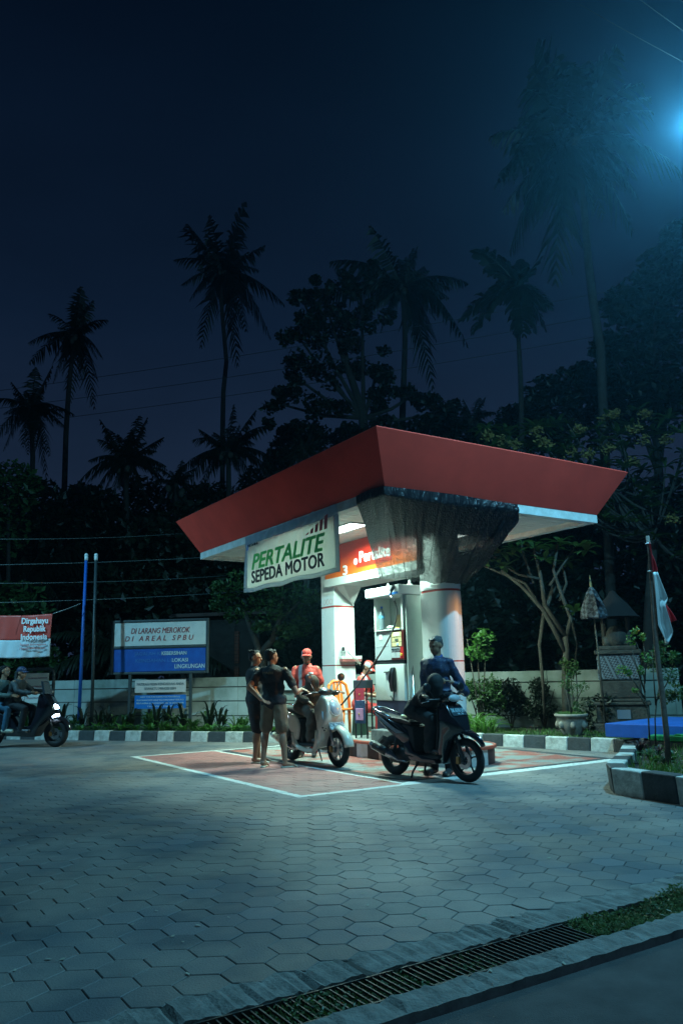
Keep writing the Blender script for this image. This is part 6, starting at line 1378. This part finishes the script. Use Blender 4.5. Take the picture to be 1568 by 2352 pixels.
def fold(o, k):
    q = o.modifiers.new('folds', 'DISPLACE'); q.texture = TEXF; q.strength = k*1.6; q.mid_level = .42; return o
M_blacktee = mat('black_cotton', (.010, .014, .018), .85, bump=.9, nscale=6, bscale=11)
M_khaki = mat('khaki_shorts', (.15, .13, .085), .85, noise=.3, nscale=8, bump=.9, bscale=12)
M_blk = mat('dark_shorts', (.008, .010, .013), .85)
M_ured = mat('uniform_red', (.66, .075, .055), .75, noise=.14, nscale=9, bump=.8, bscale=12)
t_, p_ = nodes(M_ured); old = p_.inputs['Base Color'].links[0].from_socket; tcn = t_.nodes.new('ShaderNodeTexCoord'); sp_ = t_.nodes.new('ShaderNodeSeparateXYZ'); t_.links.new(tcn.outputs['Object'], sp_.inputs[0])
def cmp_(op, a_, b_):
    n_ = t_.nodes.new('ShaderNodeMath'); n_.operation = op
    for i_, q_ in enumerate((a_, b_)):
        if isinstance(q_, (int, float)): n_.inputs[i_].default_value = q_
        else: t_.links.new(q_, n_.inputs[i_])
    return n_.outputs[0]
k1 = cmp_('MULTIPLY', cmp_('GREATER_THAN', sp_.outputs['X'], .062), cmp_('LESS_THAN', sp_.outputs['X'], .122))
k2 = cmp_('MULTIPLY', cmp_('MULTIPLY', cmp_('LESS_THAN', sp_.outputs['X'], -.05), cmp_('GREATER_THAN', sp_.outputs['X'], -.125)), cmp_('MULTIPLY', cmp_('GREATER_THAN', sp_.outputs['Z'], 1.30), cmp_('LESS_THAN', sp_.outputs['Z'], 1.325)))
k3 = cmp_('MULTIPLY', cmp_('MULTIPLY', cmp_('LESS_THAN', sp_.outputs['X'], -.06), cmp_('GREATER_THAN', sp_.outputs['X'], -.12)), cmp_('MULTIPLY', cmp_('GREATER_THAN', sp_.outputs['Z'], 1.21), cmp_('LESS_THAN', sp_.outputs['Z'], 1.26)))
kk = cmp_('MAXIMUM', k1, cmp_('MAXIMUM', k2, k3)); kk = cmp_('MULTIPLY', kk, cmp_('GREATER_THAN', sp_.outputs['Y'], -.02))
mm_ = t_.nodes.new('ShaderNodeMix'); mm_.data_type = 'RGBA'; t_.links.new(kk, mm_.inputs[0]); t_.links.new(old, mm_.inputs[6]); mm_.inputs[7].default_value = (.62, .66, .70, 1); t_.links.new(mm_.outputs[2], p_.inputs['Base Color'])
M_batik = mat('blue_batik', (.014, .036, .105), .6, noise=.5, nscale=16, col2=(.015, .022, .05), bump=.7, bscale=12)
t_, p_ = nodes(M_batik); vz = t_.nodes.new('ShaderNodeTexVoronoi'); vz.inputs['Scale'].default_value = 30; tcn = t_.nodes.new('ShaderNodeTexCoord'); t_.links.new(tcn.outputs['Object'], vz.inputs['Vector'])
rp_ = t_.nodes.new('ShaderNodeValToRGB'); rp_.color_ramp.elements[0].position = .08; rp_.color_ramp.elements[0].color = (1, 1, 1, 1); rp_.color_ramp.elements[1].position = .2; rp_.color_ramp.elements[1].color = (0, 0, 0, 1); t_.links.new(vz.outputs['Distance'], rp_.inputs[0])
old = p_.inputs['Base Color'].links[0].from_socket; mm_ = t_.nodes.new('ShaderNodeMix'); mm_.data_type = 'RGBA'; t_.links.new(rp_.outputs[0], mm_.inputs[0]); t_.links.new(old, mm_.inputs[6]); mm_.inputs[7].default_value = (.16, .22, .32, 1); t_.links.new(mm_.outputs[2], p_.inputs['Base Color'])
M_dtrous = mat('dark_trousers', (.010, .012, .016), .8)
M_brown = mat('brown_cloth', (.075, .062, .048), .8, noise=.2, nscale=6, bump=.15)
M_blackcloth = mat('black_cloth', (.007, .009, .012), .8, bump=.15, nscale=20)
M_sandal = mat('pale_sandal', (.42, .38, .30), .7); M_bsandal = mat('brown_sandal', (.12, .07, .045), .7)
# 1: man in black shirt and khaki shorts, seen from behind
hL_, hR_ = scw.location, 0
f1 = gnd(629, 1763)
gripL = bikept(wloc, wyaw_, .26, -.29, 1.05)
human('man in black T-shirt and khaki shorts seen from behind, one hand on the white scooter', f1, R(-24), .985,
      dict(H=(-.045, .02, 1.575), N=(-.035, 0, 1.43), C=(-.02, 0, 1.29), wR=('w', gripL+Vector((-.07, -.02, .03))), eR=('w', at(681, 1590, 11.45)), sR=(.185, .02, 1.37), eL=('w', at(571, 1578, 11.35)), wL=('w', at(600, 1606, 11.28)), sL=(-.18, 0, 1.385),
           kL=(-.15, .03, .49), aL=(-.17, -.02, .085), tL=(-.20, .12, .028), kR=(.13, .04, .49), aR=(.18, .0, .085), tR=(.26, .11, .028)),
      [('shirt', M_blacktee, dict(sleeve=.62, name='t_shirt')), ('shorts', M_khaki, dict(len=.82)), ('sandals', M_sandal), ('backprint', mat('faded_gold_print', (.12, .09, .045), .8), dict(t='MAEN'))], (-28, 4), 'short', hands=(('d', (.5, .4, -.35)), ('g', (.9, -.2, -.25))))
# 2: man behind him, facing right
f2 = gnd(584, 1752)
human('man in black shirt and black shorts facing right, standing behind the one in khaki shorts', f2, R(-72), .985,
      dict(eL=(-.22, .02, 1.12), wL=(-.12, .16, .95), eR=(.25, -.06, 1.10), wR=(.20, .10, .90), kR=(.09, .03, .49), kL=(-.08, .06, .49), aL=(-.09, .08, .085), tL=(-.12, .22, .028)),
      [('shirt', M_blacktee, dict(sleeve=.65, name='t_shirt')), ('shorts', M_blk, dict(len=.92)), ('sandals', M_sandal)], (-32, -2), 'tousled')
# 3: attendant in red
f3 = gnd(707, 1738)
att = human('standing attendant in red uniform and red cap holding the nozzle over the white scooter', f3, R(172), 1.0,
      dict(sR=(.19, .0, 1.385), eR=(.245, .03, 1.12), wR=('w', at(683, 1600, 12.55)), eL=(-.24, -.02, 1.12), wL=(-.20, .12, .93)),
      [('shirt', M_ured, dict(sleeve=.72, name='uniform_shirt', collar=M_ured)), ('trousers', mat('uniform_trousers', (.40, .03, .025), .8)), ('shoes', M_dgrey)], (6, -2), 'cap', hands=(('d', None), ('g', (0, -.3, -.9))))
nz = at(683, 1608, 12.5); m_ = MB(); m_.tube([nz+Vector((0, 0, .03)), nz+Vector((.01, -.02, -.06)), nz+Vector((.03, -.03, -.17)), nz+Vector((.035, -.03, -.24))], [.025, .032, .020, .014], 8); m_.tube([nz+Vector((-.02, 0, .04)), nz+Vector((-.05, .02, -.06)), nz+Vector((0, 0, -.10))], .008, 5)
tag(m_.obj('fuel_nozzle', mat('pale_nozzle', (.55, .62, .60), .4), smooth=True), 'pale fuel nozzle pointed down at the scooter seat by the standing attendant', 'nozzle')
# 4: seated attendant
f5 = S(1.86, 3.52, .25)
human('seated attendant in red uniform and cap bowing his head behind the cash stand', f5, R(-112), .96,
      dict(P=(0, 0, .54), M=(0, .03, .72), C=(0, .08, .90), N=(0, .12, 1.04), H=(0, .18, 1.18), sL=(-.175, .10, .99), sR=(.175, .10, .99), eL=(-.24, .17, .72), wL=(-.12, .38, .66), eR=(.24, .17, .72), wR=(.12, .38, .68),
           hL=(-.09, .03, .47), kL=(-.13, .42, .47), aL=(-.12, .42, .085), tL=(-.13, .56, .028), hR=(.09, .03, .47), kR=(.13, .42, .47), aR=(.12, .40, .085), tR=(.13, .54, .028)),
      [('shirt', M_ured, dict(sleeve=.75, name='uniform_shirt', collar=M_ured)), ('trousers', MATS['uniform_trousers']), ('shoes', M_dgrey)], (0, -32), 'cap')
MB().lathe([(.0, .0), (.15, .0), (.12, .38), (.14, .42), (0, .42)], 20).obj('stool', mat('green_plastic', (.02, .05, .035), .4), loc=f5+Vector((0, 0, .0)))
tag(bpy.data.objects['stool'], 'low plastic stool under the seated attendant', 'stool')
# 5: batik man
f6 = gnd(1014, 1779)
human('grey-haired man in dark blue patterned shirt standing behind the black scooter looking down', f6, R(148), 1.03,
      dict(eR=('w', at(975, 1580, 10.5)), wR=('w', at(998, 1562, 10.28)), eL=('w', at(1068, 1590, 10.35)), wL=('w', at(1040, 1568, 10.22))),
      [('shirt', M_batik, dict(sleeve=2, name='patterned_shirt', collar=mat('blue_collar', (.02, .06, .24), .6))), ('trousers', M_dtrous), ('shoes', M_dgrey)], (-14, -14), 'grey', hands=(('g', (-.8, -.2, .3)), ('g', (.8, -.3, .2))))
# 6, 7: riders wrapped in cloth
def rider(label, bl_, by, x, tx_, hz_, m, mm, head, sc2=.86, gx=.27, gz=1.02):
    p = bikept(bl_, by, x, 0, 0); s_ = sc2
    def L_(fx_, y_, z_): return ('w', bikept(bl_, by, fx_, y_, z_))
    return human(label, p, by-R(90), s_, dict(P=L_(x, 0, .84), M=L_(x+(tx_-x)*.3, 0, .84+(hz_-.84)*.28), C=L_(x+(tx_-x)*.65, 0, .84+(hz_-.84)*.55), N=L_(x+(tx_-x)*.9, 0, hz_-.14), H=L_(tx_, 0, hz_),
        sL=L_(x+(tx_-x)*.8, .14, hz_-.19), sR=L_(x+(tx_-x)*.8, -.14, hz_-.19), eL=L_(tx_-.02, .24, .98), eR=L_(tx_-.02, -.24, .98), wL=L_(gx-.04, .29, gz), wR=L_(gx-.04, -.29, gz) if m is not M_brown else L_(tx_+.12, -.16, .90),
        hL=L_(x, .08, .82), hR=L_(x, -.08, .82), kL=L_(x+.36, .10, .70), kR=L_(x+.36, -.10, .70), aL=L_(x+.30, .10, .38), aR=L_(x+.30, -.10, .38), tL=L_(x+.42, .10, .33), tR=L_(x+.42, -.10, .33)),
        [('robe', m), ('headscarf', mm), ('shoes', M_dgrey)], head, 'none', vox=.009, hands=(('g', None), ('g', None)))
rider('person in brown robe and headscarf sitting on the white scooter, face turned away', wloc, wyaw_, -.24, -.03, 1.15, M_brown, M_brown, (120, 0))
rider('person in black robe and headscarf bent forward on the black scooter, face turned away', bloc, byaw, -.20, .15, 1.14, M_blackcloth, M_blackcloth, (120, -10), .84, .25, 1.0)
# 8, 9: couple on the passing scooter
def rider2(label, x, hx_, hz_, arms, wear, hair, head=(0, 0), sc2=.98):
    def L_(fx_, y_, z_): return ('w', bikept(mloc, myaw, fx_, y_, z_))
    return human(label, bikept(mloc, myaw, x, 0, 0), myaw-R(90), sc2, dict(P=L_(x, 0, .86), M=L_(x+.03, 0, 1.02), C=L_(x+.09, 0, 1.17), N=L_(x+.14, 0, 1.29), H=L_(hx_, 0, hz_), sL=L_(x+.12, .17, 1.25), sR=L_(x+.12, -.17, 1.25),
        eL=L_(*arms[0]), wL=L_(*arms[1]), eR=L_(arms[0][0], -arms[0][1], arms[0][2]), wR=L_(arms[1][0], -arms[1][1], arms[1][2]),
        hL=L_(x, .09, .84), hR=L_(x, -.09, .84), kL=L_(x+.38, .15, .74), kR=L_(x+.38, -.15, .74), aL=L_(x+.33, .16, .36), aR=L_(x+.33, -.16, .36), tL=L_(x+.46, .16, .31), tR=L_(x+.46, -.16, .31)), wear, head, hair, vox=.009)
M_jack = mat('grey_green_jacket', (.085, .12, .11), .8, bump=.2, nscale=15); M_jean = mat('blue_jeans', (.035, .12, .20), .85, noise=.3, nscale=12)
wear_cap.append(mat('navy_cap', (.02, .035, .09), .6))
rider2('rider in dark jacket and navy cap steering the scooter at the left edge', -.30, -.13, 1.44, ((-.02, .25, 1.08), (.28, .28, 1.05)), [('shirt', mat('dark_jacket', (.03, .04, .045), .7), dict(sleeve=2, name='jacket')), ('trousers', M_dtrous), ('shoes', M_dgrey)], 'cap')
rider2('passenger in grey-green jacket and blue jeans behind the rider at the left edge', -.66, -.50, 1.48, ((-.48, .27, 1.02), (-.20, .20, 1.0)), [('shirt', M_jack, dict(sleeve=2, name='jacket')), ('trousers', M_jean), ('shoes', mat('pale_shoe', (.50, .52, .42), .6))], 'short')
wear_cap.clear()

# ================================================================= SMALL THINGS ON THE ISLAND
ch_ = thing('plastic_chair', 'orange plastic chair in front of the square column', 'chair', S(1.76, 3.80, .25), R(-146), None, 1.08)   # local +y is the way it faces
M_or = mat('orange_plastic', (.80, .20, .025), .32, spec=.5)
m_ = MB(); m_.slab([(-.20, .405), (.20, .415), (.215, .40), (.20, .385), (-.20, .375)], .20); m_.obj('seat', M_or, ch_, (0, 0, 0), (0, 0, R(90)), bevel=.02, bseg=3)
P = [(-.20, -.19, .40), (-.205, -.225, .60), (-.17, -.25, .78), (-.08, -.265, .845), (.08, -.265, .845), (.17, -.25, .78), (.205, -.225, .60), (.20, -.19, .40)]
m_ = MB(); m_.tube(P, .026, 8)
for x in (-.065, 0, .065): m_.add([(x-.026, -.195, .40), (x+.026, -.195, .40), (x+.026, -.228, .62), (x+.022, -.262, .83), (x-.022, -.262, .83), (x-.026, -.228, .62)], [(0, 1, 2, 5), (5, 2, 3, 4)])
m_.obj('backrest', M_or, ch_, smooth=True, solid=0)
for sx_ in (-1, 1):
    for sy_ in (-1, 1):
        m_ = MB(); m_.tube([(sx_*.17, sy_*.165, .39), (sx_*.205, sy_*.205, .0)], [.030, .022], 8); m_.obj('leg', M_or, ch_, smooth=True)
st_ = thing('cash_stand', 'black stand draped with a red cloth and a blue denim bag with a pink pouch', 'stand', S(1.50, 2.86, .25), PSI+R(-66)); st_.scale = (.68, .8, 1)
m_ = MB()
for x in (-.16, .16):
    for y in (-.10, .10): m_.box(x-.014, x+.014, y-.014, y+.014, 0, .90)
m_.obj('frame_legs', M_matblack, st_)
MB().box(-.19, .19, -.13, .13, .80, .93).obj('tray', mat('blue_black_box', (.03, .045, .06), .5), st_, bevel=.006)
MB().box(-.13, .12, -.138, -.132, .61, .80).obj('red_cloth', mat('red_cloth', (.50, .04, .07), .7), st_, bevel=.002)
MB().box(-.15, .15, -.150, -.133, .24, .605).obj('denim_bag', mat('denim', (.04, .085, .20), .85, noise=.4, nscale=20), st_, bevel=.006)
MB().box(-.11, .10, -.165, -.151, .29, .48).obj('pink_pouch', mat('pink_fabric', (.55, .28, .50), .7), st_, bevel=.01)
for z in (.70, .39): MB().ell((-.01, -.172 if z < .5 else -.143, z), (.022, .01, .016)).obj('clasp', mat('gold_clasp', (.55, .38, .10), .35, .5), st_, smooth=True)
wr_ = wallpt(15.75, -.10); sb_ = thing('small_wall_sign', 'small white board with red lettering on the wall behind the standing attendant', 'sign', (wr_.x, wr_.y, 0), wyaw)
MB().box(-.6, .6, -.01, .01, .95, 1.38).obj('panel', M_sw, sb_); text('4 Ro', .14, mat('faded_red', (.40, .09, .07), .6), sb_, (-.30, -.014, 1.22), FR, .42, bold=.02)
# fallen leaves and litter on the paving
m_ = MB(); r_ = random.Random(55)
for i in range(60):
    px, py = r_.uniform(0, 1560), r_.uniform(1720, 2250); p = gnd(px, py); s_ = r_.uniform(.006, .022); a_ = r_.random()*3; u = Vector((math.cos(a_), math.sin(a_), .1))*s_; v = Vector((-math.sin(a_), math.cos(a_), .2))*s_*.5
    p.z = .006; m_.add([p-u, p+v, p+u, p-v], [(0, 1, 2, 3)])
tag(m_.obj('litter', mat('dry_leaf', (.30, .30, .24), .8)), 'scattered dry leaf bits and grit on the paving', 'litter', kind='stuff')
p = gnd(970, 1772); m_ = MB(); m_.ell((0, 0, .012), (.06, .03, .015)); m_.ell((.05, .01, .01), (.04, .03, .01)); tag(m_.obj('green_wrapper', mat('green_wrapper', (.25, .50, .05), .4, noise=.5, nscale=40, col2=(.6, .6, .5)), loc=p, remesh=.008), 'small green and white wrapper on the ground under the black scooter', 'wrapper')

# ---------------------------------------------------------------- air
mh = bpy.data.materials.new('night_air'); mh.use_nodes = True; t_ = mh.node_tree; t_.nodes.remove(t_.nodes['Principled BSDF'])
vo = t_.nodes.new('ShaderNodeVolumePrincipled'); vo.inputs['Density'].default_value = .0011; vo.inputs['Color'].default_value = (.30, .72, 1, 1); vo.inputs['Anisotropy'].default_value = .78
t_.links.new(vo.outputs[0], [n for n in t_.nodes if n.type == 'OUTPUT_MATERIAL'][0].inputs['Volume'])
HAZE = MB().box(-50, 50, -14, 62, -1.4, 26).obj('haze', mh); tag(HAZE, 'thin night haze', 'haze', kind='stuff')
